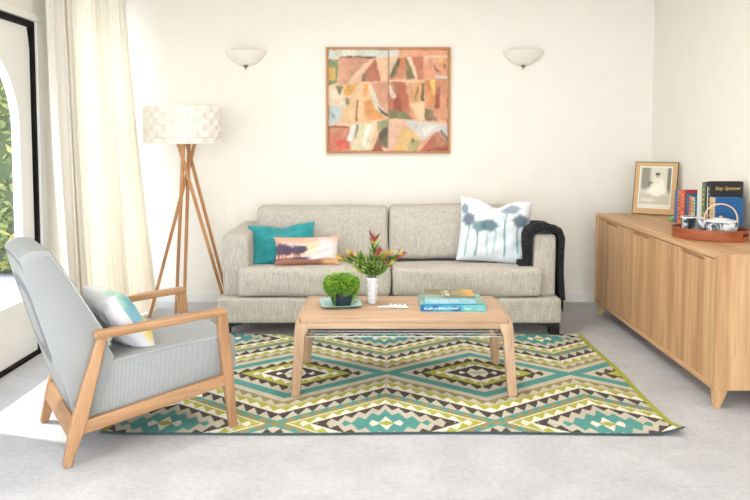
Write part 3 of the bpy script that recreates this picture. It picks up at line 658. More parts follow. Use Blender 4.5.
# ================================================================== ARMCHAIR
def armchair():
    ch = empty('armchair', 'pinstriped grey armchair with angled ash wood frame beside the rug', 'armchair', (-1.255, 2.833, 0), math.atan2(.512, .859)+R(2.5)); Wd = M['chairwood']; ST = M['stripe']
    W_ = .555
    def bar(p, q, w0, w1, t, mat, y, wm=None, name='leg'):
        # flat tapering bar in the x-z plane, thickness t along y, optional swelling part way up
        P, Q = Vector((p[0], 0, p[1])), Vector((q[0], 0, q[1])); d = (Q-P).normalized(); nn = Vector((-d.z, 0, d.x))
        st_ = [(0, w0)]+([wm] if wm else [])+[(1, w1)]
        poly = [P.lerp(Q, s_)+nn*w_/2 for s_, w_ in st_]+[P.lerp(Q, s_)-nn*w_/2 for s_, w_ in reversed(st_)]
        return mesh(name, *prism([(v.x, v.z) for v in poly], 'Y', y-t/2, y+t/2), mat, ch, bevel=.007, seg=3)
    for y in (0, W_):
        bar((.002, .0), (.152, .515), .032, .036, .036, Wd['Z'], y, (.33, .062))
        bar((.703, .0125), (.655, .535), .034, .044, .036, Wd['Z'], y, (.55, .05))
        mesh('armrest', *prism([(.119, .501), (.15, .497), (.60, .525), (.668, .528), (.681, .538), (.676, .553), (.655, .557), (.135, .531), (.117, .524)], 'Y', y-.022, y+.022), Wd['X'], ch, bevel=.007, seg=3)
        mesh('side_rail', *prism([(.045, .118), (.70, .212), (.69, .262), (.055, .172)], 'Y', y-.013, y+.013), Wd['X'], ch, bevel=.004)
    mesh('cross_rail', *prism([(.008, .118), (.03, .112), (.052, .186), (.03, .192)], 'Y', .013, W_-.013), Wd['Y'], ch, bevel=.003)
    mesh('cross_rail', *prism([(.64, .205), (.665, .208), (.665, .255), (.64, .252)], 'Y', .013, W_-.013), Wd['Y'], ch, bevel=.003)
    def slab(pf, y0, y1, puff, ny=16, edge=.022, name='seat', top=None):
        # profile swept across the width, edges rounded in and the middle slightly crowned
        P = np.array(pf); c0 = P.mean(0); k = len(P); V, F = [], []
        ys = [(y0+y1)/2+(y1-y0)/2*math.sin((2*j/ny-1)*math.pi/2) for j in range(ny+1)]
        for yy in ys:
            e = min(yy-y0, y1-yy); sh = edge-math.sqrt(max(0, edge**2-(edge-min(e, edge))**2)); cr = puff*(1-((yy-(y0+y1)/2)/((y1-y0)/2))**2)
            for p in P:
                d = p-c0; l = np.linalg.norm(d); q = p-d/l*sh+d/l*cr; V.append((q[0], yy, q[1]))
        for j in range(ny):
            for i in range(k): F.append((j*k+i, j*k+(i+1) % k, (j+1)*k+(i+1) % k, (j+1)*k+i))
        F += [tuple(range(k))[::-1], tuple(range(ny*k, (ny+1)*k))]
        return mesh(name, V, F, M['stripe_back'] if name == 'backrest' else ST, ch, ang=50)
    def rounded(poly, r, n=5):
        out = []
        for i, p in enumerate(poly):
            a, b = Vector(poly[i-1]), Vector(poly[(i+1) % len(poly)]); p = Vector(p); rr_ = min(r, (a-p).length*.45, (b-p).length*.45)
            s_, e = p+(a-p).normalized()*rr_, p+(b-p).normalized()*rr_
            for k in range(n+1): t = k/n; q = s_*(1-t)**2+p*2*t*(1-t)+e*t*t; out.append((q.x, q.y))
        return out
    slab(rounded([(.06, .150), (.69, .240), (.735, .262), (.735, .405), (.70, .435), (.45, .420), (.19, .395), (.10, .39)], .03), .024, W_-.024, .006, name='seat')
    slab(rounded([(.047, .172), (.14, .19), (.205, .405), (.186, .437), (.163, .525), (.118, .607), (.03, .765), (-.033, .868), (-.10, .872), (-.142, .842), (-.099, .668), (-.042, .47), (.008, .306)], .02), .022, W_-.022, .003, edge=.008, name='backrest')
    # piping that outlines the near side panels
    pp = plain('grey_piping', (176, 178, 180), .9, .05)
    mesh('piping', *tube([(-.122, .026, .832), (-.036, .024, .855), (.028, .022, .760), (.116, .022, .602), (.158, .024, .52)], .003, 6), pp, ch)
    mesh('piping', *tube([(.195, .026, .390), (.45, .024, .414), (.695, .026, .424)], .003, 6), pp, ch)
armchair()
o = pillow('scatter_cushion', .32, .31, .13, M['print'], n=60, fn=f_chair, wr=.003, seed=5, ears=.06, backcol=(228, 228, 230), loc=(-1.15, 3.155, .525), rot=(0, 0, 0)); tag(o, 'white cushion with green, blue and yellow printed face on the armchair', 'cushion')
fz = math.atan2(.512, .859)+R(2.5)
o.rotation_euler = (Matrix.Rotation(fz+R(90+12), 3, 'Z') @ Matrix.Rotation(R(-34), 3, 'X')).to_euler()

# ================================================================== FLOOR LAMP
def floor_lamp():
    cx, cy = -1.45, 5.36; f = empty('floor_lamp', 'floor lamp with white woven drum shade on crossed oak legs', 'lamp', (cx, cy, 0))
    def sq(p, q, w0, w1):
        P, Q = Vector(p), Vector(q); d = (Q-P).normalized(); s_ = d.cross(Vector((0, 1, 0))).normalized(); u = s_.cross(d)
        b = [P+s_*a*w0+u*c_*w0 for a, c_ in ((-1, -1), (1, -1), (1, 1), (-1, 1))]; t = [Q+s_*a*w1+u*c_*w1 for a, c_ in ((-1, -1), (1, -1), (1, 1), (-1, 1))]; return hexa(b, t)
    for p, q in (((-.245, -.085, 0), (.085, .03, 1.30)), ((-.085, .035, 0), (.012, -.035, 1.30)), ((-.008, -.03, 0), (.03, .055, 1.30)), ((.305, .04, 0), (-.035, -.03, 1.30)), ((.300, .16, 0), (.01, .04, 1.30))):
        mesh('leg', *sq(p, q, .0095, .0115), M['lampwood'], f, bevel=.002)
    mesh('hub', *lathe([(0, 1.285), (.05, 1.285), (.05, 1.31), (0, 1.31)], 20, cx=.012), M['lampwood'], f)
    mesh('lamp_socket', *tube([(.012, 0, 1.305), (.012, 0, 1.37)], .018, 12), M['white_ceramic'], f)
    bl = mesh('bulb', *lathe([(.0, 1.36), (.014, 1.37), (.03, 1.40), (.033, 1.42), (.024, 1.445), (0, 1.455)], 16, cx=.012), M['bulb'], f)
    R0 = .275; nb = 15; z0 = 1.272; hh = .0447
    for r in range(6):
        V, n = [], nb*16
        for lay in (0, 1):
            for j in range(5):
                zz = z0+r*hh+hh*j/4
                for k in range(n):
                    a = 2*math.pi*k/n; s_ = math.cos(nb*a+r*math.pi); rad = R0+.0075*(math.copysign(abs(s_)**.7, s_))-lay*.0018; V.append((rad*math.cos(a), rad*math.sin(a), zz+(.0008 if j == 0 else (-.0008 if j == 4 else 0))))
        F = []
        for lay in (0, 1):
            for j in range(4):
                for k in range(n): q = lay*5*n; F.append((q+j*n+k, q+j*n+(k+1) % n, q+(j+1)*n+(k+1) % n, q+(j+1)*n+k))
        for k in range(n): k2 = (k+1) % n; F += [(k, k2, 5*n+k2, 5*n+k), (4*n+k, 4*n+k2, 9*n+k2, 9*n+k)]
        mesh('shade_strip', V, F, M['shade'], f, ang=80)
    mesh('shade_spider', *join(*[tube([(.012, 0, 1.315), (R0*math.cos(a), R0*math.sin(a), 1.315)], .0025, 6) for a in (0, 2.09, 4.19)]), M['brass'], f)
    lamp('floor_lamp_light', 'POINT', (cx+.012, cy, 1.50), .9, (1, .82, .58), shadow_soft_size=.04)
floor_lamp()

# ================================================================== WALL: painting, sconces
def painting():
    x0, x1, z0, z1 = -.431, .545, 1.195, 2.026; p = empty('framed_painting', 'abstract patchwork painting in peach, orange and green, thin wood frame', 'painting', ((x0+x1)/2, YB-.001, z0)); cx = (x0+x1)/2
    wf = .017; t = .035
    h = z1-z0; hw = (x1-x0)/2
    for nm, q in (('frame_rail', (-hw, hw, 0, wf)), ('frame_rail', (-hw, hw, h-wf, h)), ('frame_stile', (-hw, -hw+wf, wf, h-wf)), ('frame_stile', (hw-wf, hw, wf, h-wf))):
        mesh(nm, *box(q[0], q[1], -t, 0, q[2], q[3]), plain('honey_frame_wood', (186, 128, 70), .45, .08, 50) if 'honey_frame_wood' not in bpy.data.materials else bpy.data.materials['honey_frame_wood'], p, bevel=.002)
    PL = [((33, 42), (540, 42), (540, 473), (33, 473), (222, 180, 150)),
     ((33, 42), (287, 42), (287, 72), (33, 92), (212, 220, 208)), ((90, 42), (180, 42), (170, 66), (95, 68), (232, 232, 220)), ((33, 42), (60, 42), (55, 70), (33, 74), (222, 232, 236)),
     ((33, 85), (78, 80), (70, 180), (33, 195), (120, 140, 95)), ((33, 115), (60, 118), (66, 168), (33, 175), (206, 172, 96)),
     ((75, 75), (215, 75), (130, 160), (110, 190), (75, 190), (206, 150, 124)), ((80, 69), (235, 70), (232, 78), (80, 77), (96, 62, 52)), ((228, 72), (95, 232), (160, 200), (185, 185), (230, 182, 156)), ((232, 78), (255, 175), (175, 178), (192, 130), (180, 105, 86)), ((175, 150), (195, 130), (190, 178), (172, 178), (104, 92, 62)),
     ((240, 75), (287, 75), (287, 170), (258, 170), (226, 186, 150)), ((110, 190), (160, 185), (135, 235), (95, 235), (220, 165, 82)), ((160, 185), (215, 182), (235, 280), (200, 340), (150, 350), (90, 340), (130, 230), (230, 192, 148)), ((180, 260), (225, 250), (282, 335), (190, 345), (221, 152, 88)), ((185, 190), (205, 190), (195, 250), (178, 240), (222, 160, 96)),
     ((215, 182), (287, 175), (287, 318), (250, 280), (206, 150, 122)), ((203, 190), (216, 190), (247, 275), (290, 318), (280, 332), (228, 287), (214, 214, 190)), ((238, 275), (262, 300), (287, 314), (287, 330), (255, 308), (72, 62, 46)),
     ((33, 200), (70, 195), (118, 272), (33, 282), (230, 212, 186)), ((63, 195), (97, 195), (80, 242), (106, 116, 82)), ((104, 245), (120, 245), (124, 280), (108, 282), (120, 128, 92)), ((33, 285), (102, 278), (85, 345), (33, 366), (190, 206, 206)), ((40, 300), (60, 325), (52, 332), (84, 106, 104)), ((90, 290), (150, 258), (150, 352), (82, 352), (228, 192, 142)), ((150, 255), (158, 255), (156, 345), (148, 345), (110, 90, 60)),
     ((33, 368), (124, 372), (126, 470), (33, 473), (200, 122, 98)), ((60, 428), (116, 424), (116, 460), (64, 468), (206, 82, 74)), ((33, 365), (120, 366), (120, 373), (33, 374), (140, 70, 56)), ((130, 358), (152, 358), (132, 432), (110, 428), (228, 232, 228)), ((165, 355), (236, 350), (206, 470), (130, 470), (218, 212, 176)), ((195, 360), (216, 355), (190, 455), (174, 452), (238, 236, 226)), ((150, 360), (162, 358), (150, 420), (142, 418), (110, 130, 96)),
     ((236, 350), (287, 336), (287, 382), (245, 402), (134, 148, 108)), ((218, 473), (246, 403), (264, 473), (150, 86, 66)), ((246, 402), (262, 376), (287, 368), (287, 462), (256, 452), (66, 72, 52)),
     ((288, 42), (540, 42), (540, 78), (288, 82), (226, 162, 128)), ((288, 42), (332, 42), (325, 74), (288, 74), (218, 218, 208)), ((288, 75), (360, 75), (360, 165), (288, 170), (202, 126, 88)), ((288, 75), (326, 75), (300, 150), (288, 160), (220, 190, 156)), ((326, 78), (338, 84), (318, 150), (300, 166), (292, 150), (94, 94, 64)),
     ((360, 75), (388, 75), (398, 165), (362, 170), (116, 106, 68)), ((364, 75), (386, 75), (414, 170), (396, 150), (230, 206, 176)), ((386, 75), (436, 70), (436, 165), (412, 170), (190, 115, 90)), ((437, 70), (540, 75), (540, 158), (437, 165), (222, 156, 122)), ((472, 98), (508, 142), (488, 134), (76, 76, 58)), ((515, 100), (530, 108), (526, 130), (88, 84, 62)), ((492, 92), (522, 74), (516, 98), (228, 196, 110)), ((437, 68), (540, 66), (540, 76), (437, 78), (238, 196, 170)), ((484, 150), (540, 153), (536, 168), (490, 166), (208, 208, 204)),
     ((288, 172), (540, 168), (540, 340), (288, 334), (216, 158, 118)), ((288, 172), (440, 172), (440, 180), (288, 180), (232, 190, 164)), ((288, 178), (332, 175), (372, 322), (288, 304), (152, 76, 56)), ((288, 180), (322, 242), (308, 252), (288, 216), (220, 200, 184)), ((288, 230), (310, 250), (305, 300), (288, 300), (190, 110, 84)), ((330, 175), (360, 178), (387, 336), (350, 330), (178, 98, 74)), ((288, 298), (352, 300), (392, 338), (288, 333), (112, 116, 80)), ((398, 180), (440, 175), (440, 266), (384, 270), (218, 164, 108)), ((430, 186), (440, 182), (440, 262), (424, 258), (84, 76, 60)), ((408, 200), (416, 200), (404, 258), (396, 256), (130, 110, 76)), ((380, 266), (440, 260), (440, 342), (410, 342), (228, 194, 154)),
     ((440, 170), (490, 165), (486, 297), (450, 290), (206, 132, 78)), ((460, 170), (488, 168), (481, 242), (230, 200, 112)), ((440, 290), (480, 300), (500, 348), (440, 342), (118, 108, 78)), ((490, 166), (540, 164), (540, 352), (478, 322), (208, 142, 108)), ((490, 200), (508, 196), (502, 292), (484, 292), (146, 76, 54)),
     ((288, 335), (540, 348), (540, 473), (288, 473), (226, 168, 142)), ((360, 340), (540, 360), (540, 416), (495, 385), (430, 432), (372, 380), (206, 206, 200)), ((430, 370), (500, 360), (470, 390), (440, 410), (226, 224, 216)), ((340, 375), (376, 370), (432, 432), (402, 473), (308, 473), (222, 184, 124)), ((385, 415), (432, 432), (402, 473), (366, 473), (168, 162, 112)), ((384, 420), (400, 418), (392, 440), (84, 96, 60)), ((490, 388), (540, 442), (540, 473), (420, 473), (172, 98, 78)), ((288, 345), (340, 375), (306, 473), (288, 473), (224, 180, 160)), ((510, 380), (540, 410), (540, 440), (500, 392), (130, 128, 110)),
     ((285, 42), (290, 42), (290, 473), (285, 473), (120, 86, 66))]
    nx, ny = 220, 187; U, V_ = np.meshgrid(np.linspace(33, 540, nx+1), np.linspace(473, 42, ny+1)); col = np.zeros(U.shape+(3,))
    du = (vnoise(U*.05, V_*.05, 1)-.5)*5; dv = (vnoise(U*.05, V_*.05, 2)-.5)*5
    for q in PL:
        k = inpoly(U+du*(len(q) > 5 or q[-1][0] != 120), V_+dv, q[:-1]) if q[-1] != (120, 86, 66) else inpoly(U, V_, q[:-1]); g_ = np.array(lin(q[-1])); pc = np.array([sum(z)/len(z) for z in zip(*q[:-1])]); an = sum(q[-1])*.7; gr = ((U-pc[0])*math.cos(an)+(V_-pc[1])*math.sin(an))/60; mixv = np.clip(.03+.22*gr+.3*(vnoise(U*.06, V_*.05, sum(q[-1]) % 17)-.5), 0, .6)[k][:, None]; col[k] = g_*(1-mixv)+mixv*LN((238, 206, 172))
    col = blur(col, 3); nz = .86+.22*vnoise(U*.03, V_*.035, 4)+.16*vnoise(U*.13, V_*.09, 6)-.05; col = np.clip(col*nz[..., None], 0, 1)
    tint = vnoise(U*.022, V_*.03, 8)[..., None]; col = col*(1-.10*tint)+.10*tint*LN((214, 150, 108))
    X = (U-33)/(540-33)*(x1-x0-2*wf)-hw+wf; Z = (473-V_)/(473-42)*(h-2*wf)+wf
    Vv = np.stack([X, 0*X-.02, Z], -1).reshape(-1, 3); mesh('canvas', Vv, grid(nx, ny), M['canvas'], p, cols=col.reshape(-1, 3))
    mesh('signature', *tube([(hw-.135+.0045*k, -.0215, wf+.022+.009*math.sin(k*1.9)*(1.5 if k % 5 == 0 else 1)) for k in range(24)], .0013, 5), plain('signature_paint', (70, 46, 40), .6, .05), p)
painting()
def sconce(x, lab):
    s = empty('wall_sconce', lab, 'wall light', (x, YB, 1.88), 0, 'wall uplighters beside the painting')
    prof = [(.012, .0)]+[(.162*math.sin(t)/math.sin(R(66)), .118*(1-math.cos(t))/(1-math.cos(R(66)))) for t in [R(66)*k/12 for k in range(1, 13)]]
    prof2 = [(r-.004, z+.002) for r, z in reversed(prof)]
    V, F = lathe(prof+prof2, 36, math.pi, 2*math.pi); V = [(a, b*.8, c_) for a, b, c_ in V]
    mesh('glass_bowl', V, F, M['glassbowl'], s, ang=60)
    mesh('back_plate', *box(-.05, .05, -.012, 0, .01, .1), M['brass'], s, bevel=.003)
    fi = mesh('finial', *lathe([(0, -.022), (.005, -.022), (.007, -.014), (.005, -.008), (.017, -.006), (.019, .002), (.012, .006), (0, .006)], 18), M['brass'], s); fi.location = (0, -.028, .0)
sconce(-1.062, 'frosted glass uplighter bowl on the wall left of the painting, above the lamp side')
sconce(1.117, 'frosted glass uplighter bowl on the wall right of the painting')

# ================================================================== SIDEBOARD
SX, SXB, SY0, SY1, SZ0, SZ1 = 1.6, 2.12, 3.44, 5.412, .097, .757
def sideboard():
    s = empty('sideboard', 'long oak sideboard with three doors standing along the right wall', 'sideboard', ((SX+SXB)/2, (SY0+SY1)/2, 0)); cx, cy = (SX+SXB)/2, (SY0+SY1)/2; O = M['oak']
    def part(name, vf, mat, par=s, **k):
        V, F = vf; return mesh(name, [(v[0]-cx, v[1]-cy, v[2]) for v in V], F, mat, par, **k)
    t = .024
    # mitred carcass: top, base and ends meet at 45 degrees
    part('top_panel', prism([(SY0, SZ1), (SY1, SZ1), (SY1-t, SZ1-t), (SY0+t, SZ1-t)], 'X', SX, SXB), O['Y'], bevel=.0012, seg=1)
    part('base_panel', prism([(SY0, SZ0), (SY1, SZ0), (SY1-t, SZ0+t), (SY0+t, SZ0+t)], 'X', SX, SXB), O['Y'], bevel=.0012, seg=1)
    for y, q in ((SY0, 1), (SY1, -1)):
        part('end_panel', prism([(y, SZ0), (y+q*t, SZ0+t), (y+q*t, SZ1-t), (y, SZ1)], 'X', SX, SXB), O['Z'], bevel=.0012, seg=1)
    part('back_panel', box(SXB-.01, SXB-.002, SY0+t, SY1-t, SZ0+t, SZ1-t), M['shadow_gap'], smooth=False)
    part('gap_shade_sheet', box(SX+.034, SX+.04, SY0+t, SY1-t, SZ0+t, SZ1-t), M['shadow_gap'], smooth=False)  # dark sheet behind the doors, makes their gaps read as shade
    z0, z1 = SZ0+t+.003, SZ1-t-.006; cut = .024
    for y0, y1, c0, c1 in ((SY0+t+.003, 4.113, 3.61, 3.885), (4.117, 4.783, 4.36, 4.64), (4.787, SY1-t-.003, 4.94, 5.21)):
        pl = [(y0, z0), (y1, z0), (y1, z1), (c1, z1), (c1, z1-cut), (c0, z1-cut), (c0, z1), (y0, z1)]
        d = part('door', prism(pl, 'X', SX+.008, SX+.028), O['Z'], bevel=.0008, seg=1)
        part('finger_pull', box(SX+.029, SX+.033, c0-.01, c1+.01, z1-cut-.02, z1-.001), O['Y'], d, smooth=False)
    pal = plain('pale_leg_wood', (216, 192, 148), .5, .05, 40)
    for y, q in ((SY0+.04, 1), (SY1-.04, -1)):
        for x, r in ((SX+.03, 1), (SXB-.04, -1)):
            b = [(x+a*.013*r-0*r, y+c_*.016*q, 0) for a, c_ in ((-1, -1), (1, -1), (1, 1), (-1, 1))]; tt = [(x+r*(.018+a*.03), y+q*(.012+c_*.034), SZ0) for a, c_ in ((-1, -1), (1, -1), (1, 1), (-1, 1))]
            part('leg', hexa(b, tt), O['Z'] if q > 0 else pal, bevel=.003)
sideboard()

# ---------------- framed photograph on the sideboard
def photo():
    A, B = Vector((1.836, 5.322, 0)), Vector((2.072, 5.15, 0)); d = (B-A).normalized(); w_ = (B-A).length+.012; hgt = .385
    p = empty('photo_frame', 'sepia portrait photograph with tan mount in slim frame, leaning on the sideboard', 'picture frame', (A.x, A.y, SZ1+.006), math.atan2(d.y, d.x))
    tilt = (R(-11), 0, 0); mtan = plain('tan_mount_card', (206, 170, 122), .7, .03, 60); edge = plain('dark_frame_edge', (70, 62, 50), .4, .1)
    e = .005
    def pt(name, vf, mat, **k): return mesh(name, *vf, mat, p, rot=tilt, **k)
    for q in ((0, w_, 0, e), (0, w_, hgt-e, hgt), (0, e, e, hgt-e), (w_-e, w_, e, hgt-e)): pt('frame_edge', box(q[0], q[1], -.004, .012, q[2], q[3]), edge, bevel=.001, seg=1)
    pt('mount', box(e, w_-e, -.001, .009, e, hgt-e), mtan)
    u0, u1, v0, v1 = .115, .875, .115, .915
    def f_photo(u, v):
        c = np.tile(LN((214, 208, 190)), (len(u), 1)); g = lambda m_, col: over(c, m_, col)
        brd = (np.minimum(np.minimum(u, 1-u), np.minimum(v, 1-v*.93)) < .035).astype(float)
        c = g(sm(.05, .1, u)*(1-sm(.28, .40, u))*(1-sm(.48, .62, v))*(.65+.35*np.abs(np.sin(u*60))), (126, 120, 104)); c = g(sm(.83, .88, u)*(1-sm(.55, .7, v)), (120, 116, 102))
        c = g(sm(.55, .75, v)*.5, (176, 168, 148)); c = g(blob(u, v, .36, .45, .07, .09, 2)*.9, (66, 60, 52)); c = g(blob(u, v, .62, .44, .16, .16, 1), (236, 230, 214)); c = g(blob(u, v, .56, .56, .28, .14, 3), (240, 236, 222)); c = g(blob(u, v, .54, .33, .075, .10, 1), (228, 220, 202)); c = g(blob(u, v, .56, .215, .05, .05, 2), (176, 160, 136)); c = g(blob(u, v, .56, .18, .075, .03, 3), (70, 64, 56)); c = g(blob(u, v, .3, .8, .25, .05, 4)*.6, (232, 226, 208))
        c = g((v > .89).astype(float), (226, 222, 206)); return over(c, brd, (226, 224, 212))
    flatprint('photograph', (u1-u0)*w_, (v1-v0)*hgt, f_photo, M['paperprint'], p, (u0*w_, -.0015, v0*hgt), (0, 0, 0), 72)
    o = p.children[-1]; Rm = Matrix.Rotation(R(-11), 4, 'X'); o.matrix_local = Rm @ Matrix.Translation((u0*w_, -.0018, v0*hgt)) @ Matrix.Rotation(R(90), 4, 'X')
    mesh('stand', [(w_*.45, .074, .14), (w_*.55, .074, .14), (w_*.55, .10, -.006), (w_*.45, .10, -.006), (w_*.45, .064, .24), (w_*.55, .064, .24), (w_*.55, .105, -.006), (w_*.45, .105, -.006)], [(0, 1, 2, 3), (4, 7, 6, 5), (0, 4, 5, 1), (1, 5, 6, 2), (2, 6, 7, 3), (3, 7, 4, 0)], edge, p)
photo()
# ---------------- books standing on the sideboard: x of spine, y of the near cover, thickness, cover width, height, spine colour, cover colour
def stand_book(xs, y, t, w_, h, spine, cover, label, deco=None, title=None):
    b = empty('book', label, 'book', (xs, y, SZ1+.0005), 0, 'books standing on the sideboard'); ct = .003
    cm = plain('book_cloth', cover, .5, .04, 80); spm = plain('book_spine', spine, .5, .06, 80)
    mesh('page_block', *box(.004, w_-.004, ct, t-ct, .003, h-.004), paper, b, False)
    mesh('cover', *join(box(.001, w_, 0, ct, 0, h), box(.001, w_, t-ct, t, 0, h)), cm, b, False)
    mesh('spine', *box(-.002, .002, 0, t, 0, h), spm, b, bevel=.0008, seg=1)
    if deco:
        dm = plain('spine_lettering', deco, .5, .05)
        V = join(*[box(-.0026, -.002, t*.28, t*.72, h*(.12+.1*k), h*(.12+.1*k+.055)) for k in range(8) if k != 3]); mesh('spine_lettering', *V, dm, b, False)
    if title: text(title[0], title[1], gold_ink, b, title[2], (R(90), 0, 0), 'cover_lettering', .25)
    return b
BK = [(1.912, 4.165, .062, .162, .213, (214, 190, 148), (20, 92, 150), 'bright blue large-format book with tan spine at the front of the row', (190, 160, 112), None),
      (1.918, 4.232, .034, .186, .302, (24, 22, 26), (20, 24, 32), 'tall black book with gold script title on the cover', (150, 120, 70), ('Stay Spencer', .0285, (.022, -.0004, .262))),
      (1.928, 4.269, .030, .150, .268, (232, 234, 236), (226, 228, 230), 'white-spined book directly behind the tall black book', None, None),
      (1.930, 4.302, .020, .198, .296, (30, 34, 52), (28, 32, 44), 'dark navy thin book between two white-spined books', None, None),
      (1.928, 4.326, .044, .170, .292, (92, 118, 84), (84, 108, 76), 'green book with gold lettering down its spine', (196, 160, 84), None),
      (1.934, 4.374, .038, .206, .262, (206, 222, 210), (196, 218, 176), 'pale mint book whose edge shows right of the black book', None, None),
      (1.935, 4.415, .034, .160, .246, (222, 228, 222), (216, 222, 216), 'off-white book with faint spine beside the green book', None, None),
      (1.928, 4.470, .040, .140, .190, (214, 190, 140), (52, 140, 176), 'blue book with cream and black banded spine', (40, 40, 44), None),
      (1.928, 4.513, .036, .140, .195, (208, 128, 104), (60, 130, 160), 'book with a salmon pink spine', (120, 60, 60), None),
      (1.930, 4.556, .044, .150, .205, (36, 104, 138), (36, 96, 128), 'teal blue hardback with plain spine beside the salmon spine', None, None),
      (1.938, 4.640, .060, .200, .222, (206, 96, 84), (188, 56, 56), 'wide red book with patterned pink spine', (232, 170, 140), None),
      (1.944, 4.704, .056, .170, .216, (216, 134, 62), (206, 110, 60), 'book with an orange spine, second from the far end', (150, 50, 50), None),
      (1.948, 4.764, .060, .160, .214, (82, 104, 168), (76, 98, 160), 'periwinkle blue book at the far end nearest the photograph', None, None)]
for q in BK: stand_book(*q)
o = mesh('green_stone', *softbox(-.03, .03, -.022, .022, 0, .03, .013, (0, 0, .002), 8, .002), plain('lime_green_glaze', (140, 200, 120), .4, .05), loc=(1.965, 4.88, SZ1)); tag(o, 'small lime green object between the photograph and the blue book', 'ornament')
# ---------------- tray with teapot and cups
TC = Vector((1.818, 4.015, SZ1+.0005)); TR = R(-44)
def tray():
    t = empty('serving_tray', 'oval reddish wooden tray with handle slots on the sideboard', 'tray', TC, TR); a, b, h, th = .200, .150, .060, .006; n = 72
    mesh('tray_base', *prism([((a-th*.8)*math.cos(2*math.pi*k/n), (b-th*.8)*math.sin(2*math.pi*k/n)) for k in range(n)], 'Z', 0, .006), M['tray'], t, ang=30)
    V, F = [], []; zs = [0, .026, .045, h]
    for o_ in (0, th):
        for z in zs:
            for k in range(n): an = 2*math.pi*k/n; fl = 1+.02*z/h; V.append(((a-o_)*fl*math.cos(an), (b-o_)*fl*math.sin(an), z))
    m_ = len(zs); idx = lambda o_, j, k: o_*m_*n+j*n+k % n
    hole = set(list(range(-4, 4))); 
    def ishole(k): k = k % n; return (k < 4 or k >= n-4) or (n//2-4 <= k < n//2+4)
    for j in range(m_-1):
        for k in range(n):
            if j == 1 and ishole(k): continue
            F += [(idx(0, j, k), idx(0, j, k+1), idx(0, j+1, k+1), idx(0, j+1, k)), (idx(1, j, k), idx(1, j+1, k), idx(1, j+1, k+1), idx(1, j, k+1))]
    for k in range(n):
        F += [(idx(0, m_-1, k), idx(0, m_-1, k+1), idx(1, m_-1, k+1), idx(1, m_-1, k)), (idx(0, 0, k), idx(1, 0, k), idx(1, 0, k+1), idx(0, 0, k+1))]
        if ishole(k):
            F += [(idx(0, 1, k), idx(1, 1, k), idx(1, 1, k+1), idx(0, 1, k+1)), (idx(0, 2, k), idx(0, 2, k+1), idx(1, 2, k+1), idx(1, 2, k))]
            if not ishole(k-1): F.append((idx(0, 1, k), idx(0, 2, k), idx(1, 2, k), idx(1, 1, k)))
            if not ishole(k+1): F.append((idx(0, 1, k+1), idx(1, 1, k+1), idx(1, 2, k+1), idx(0, 2, k+1)))
    mesh('tray_rim', V, F, M['tray'], t, ang=40)
tray()
m = N('black_white_scene_print', .25); f = m.noise(m.coord((55, 55, 34)), 1, 4, .7, 1.2); g = m.noise(m.coord((1, 1, 1)), 14, 2)
tc = m.n('ShaderNodeMath', _operation='ADD'); m.l(f, tc.inputs[0]); m.l(g, tc.inputs[1])
m.col(m.ramp(tc.outputs[0], [(.455, L4((44, 48, 54))), (.505, L4((150, 156, 162))), (.575, L4((238, 240, 242)))])); 
hv = m.n('ShaderNodeMath', _operation='MULTIPLY'); hv.inputs[1].default_value = .5
m.l(tc.outputs[0], hv.inputs[0]); m.l(hv.outputs[0], [x for x in m.t.nodes if x.bl_idname == 'ShaderNodeValToRGB'][0].inputs[0]); M['toile'] = m.m
tz = SZ1+.0072
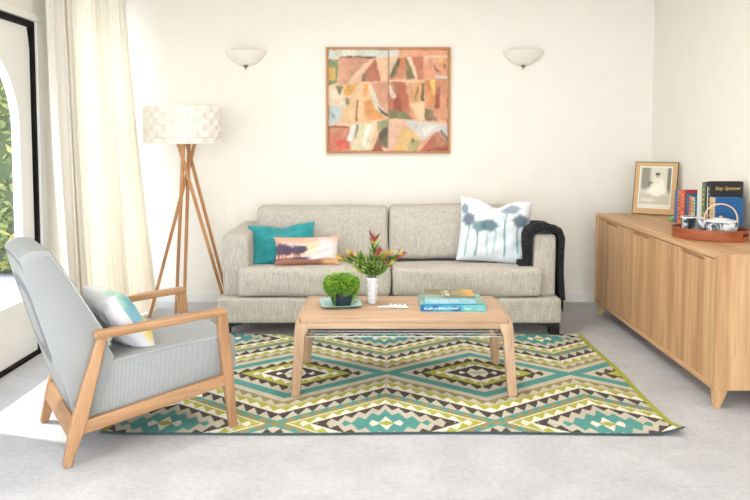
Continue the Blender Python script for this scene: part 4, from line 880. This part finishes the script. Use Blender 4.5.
def crockery():
    def loc(u, v): return (TC.x+u*math.cos(TR)-v*math.sin(TR), TC.y+u*math.sin(TR)+v*math.cos(TR), tz)
    tp = empty('teapot', 'squat white teapot with dark landscape print and bentwood handle on the tray', 'teapot', loc(.045, .035), R(-20))
    tp.scale = (1.08, 1.08, 1)
    mesh('body', *lathe([(0, 0), (.062, 0), (.068, .006), (.082, .05), (.084, .078), (.080, .088)], 36), M['toile'], tp)
    mesh('shoulder', *lathe([(.080, .088), (.070, .096), (.045, .100), (.0, .100)], 36), M['white_ceramic'], tp)
    ld = mesh('lid', *lathe([(.0, .1), (.042, .1005), (.040, .105), (.015, .109), (.0, .110)], 28), M['white_ceramic'], tp); mesh('knob', *lathe([(0, .109), (.007, .110), (.009, .115), (.005, .118), (0, .119)], 16), M['palewood'], ld)
    mesh('spout', *tube([(-.074, 0, .056), (-.094, 0, .072), (-.106, 0, .090)], [.016, .012, .009], 12), M['white_ceramic'], tp)
    hp = [(.076*math.cos(t)*1.02, 0, .084+.100*math.sin(t)**.75) for t in [math.pi*k/20 for k in range(21)]]; hw_ = []
    V, F = [], []
    for i, p in enumerate(hp):
        q = Vector(hp[min(20, i+1)])-Vector(hp[max(0, i-1)]); q.normalize(); nn = Vector((-q.z, 0, q.x))
        for s_, y in ((-1, -1), (-1, 1), (1, 1), (1, -1)): v = Vector(p)+nn*.003*s_; V.append((v.x, .0085*y, v.z))
    for i in range(20):
        for k in range(4): F.append((i*4+k, i*4+(k+1) % 4, i*4+4+(k+1) % 4, i*4+4+k))
    F += [(0, 1, 2, 3), (80, 81, 82, 83)]; mesh('handle', V, F, M['palewood'], tp)
    cup = [(a_, z_*1.6) for a_, z_ in [(0, 0), (.026, 0), (.029, .003), (.036, .035), (.041, .068), (.039, .069), (.034, .035), (.026, .008), (0, .007)]]
    c_ = empty('tea_cup', 'white tumbler cup with dark landscape print at the left of the tray', 'cup', loc(-.100, -.045)); mesh('cup_body', *lathe(cup, 28), M['toile'], c_); mesh('cup_rim', *lathe([(.0405, .104), (.0418, .1085), (.0405, .1115), (.0388, .1085), (.0388, .104)], 28), M['white_ceramic'], c_)
    c2 = empty('tea_bowl', 'plain white bowl behind the teapot on the tray', 'bowl', loc(-.09, .062)); mesh('bowl_body', *lathe([(0, 0), (.022, 0), (.024, .004), (.036, .05), (.042, .098), (.040, .0985), (.033, .05), (.02, .008), (0, .007)], 26), M['white_ceramic'], c2)
    s = mesh('wooden_ball', *lathe([(.0005, 0)]+[(.016*math.sin(math.pi*k/10), .016-.016*math.cos(math.pi*k/10)) for k in range(1, 10)]+[(.0005, .032)], 18), M['tray'], loc=loc(-.035, -.07)); tag(s, 'small brown wooden ball between the cup and the teapot', 'ornament')
crockery()

# ---------------- soft things give way where they press on what carries them
from mathutils.bvhtree import BVHTree
def settle(o, others):
    bpy.context.view_layer.update(); inv = o.matrix_world.inverted(); dr = Vector((.31, .27, .91)).normalized()
    for _ in range(2):
        for q in others:
            t = BVHTree.FromPolygons([q.matrix_world @ v.co for v in q.data.vertices], [p.vertices[:] for p in q.data.polygons])
            for v in o.data.vertices:
                p = o.matrix_world @ v.co; c_ = 0; a = p.copy()
                while c_ < 20:
                    h = t.ray_cast(a, dr)
                    if h[0] is None: break
                    c_ += 1; a = h[0]+dr*1e-5
                if c_ % 2:
                    loc = t.find_nearest(p)[0]; d = loc-p
                    v.co = inv @ (loc+(d.normalized()*.0015 if d.length > 1e-6 else Vector((0, 0, .0015))))
    o.data.update()
def kids(root, *names): return [c_ for c_ in bpy.data.objects[root].children if c_.type == 'MESH' and c_.name.split('.')[0] in names]
settle(bpy.data.objects['throw_blanket'].children[0], kids('sofa', 'seat_cushion', 'armrest', 'base'))
for nm in ('scatter_cushion', 'scatter_cushion.001', 'scatter_cushion.002'):
    settle(bpy.data.objects[nm], kids('sofa', 'back_cushion', 'seat_cushion', 'armrest')+kids('throw_blanket', 'blanket'))
settle(bpy.data.objects['scatter_cushion.003'], kids('armchair', 'backrest', 'seat', 'armrest'))
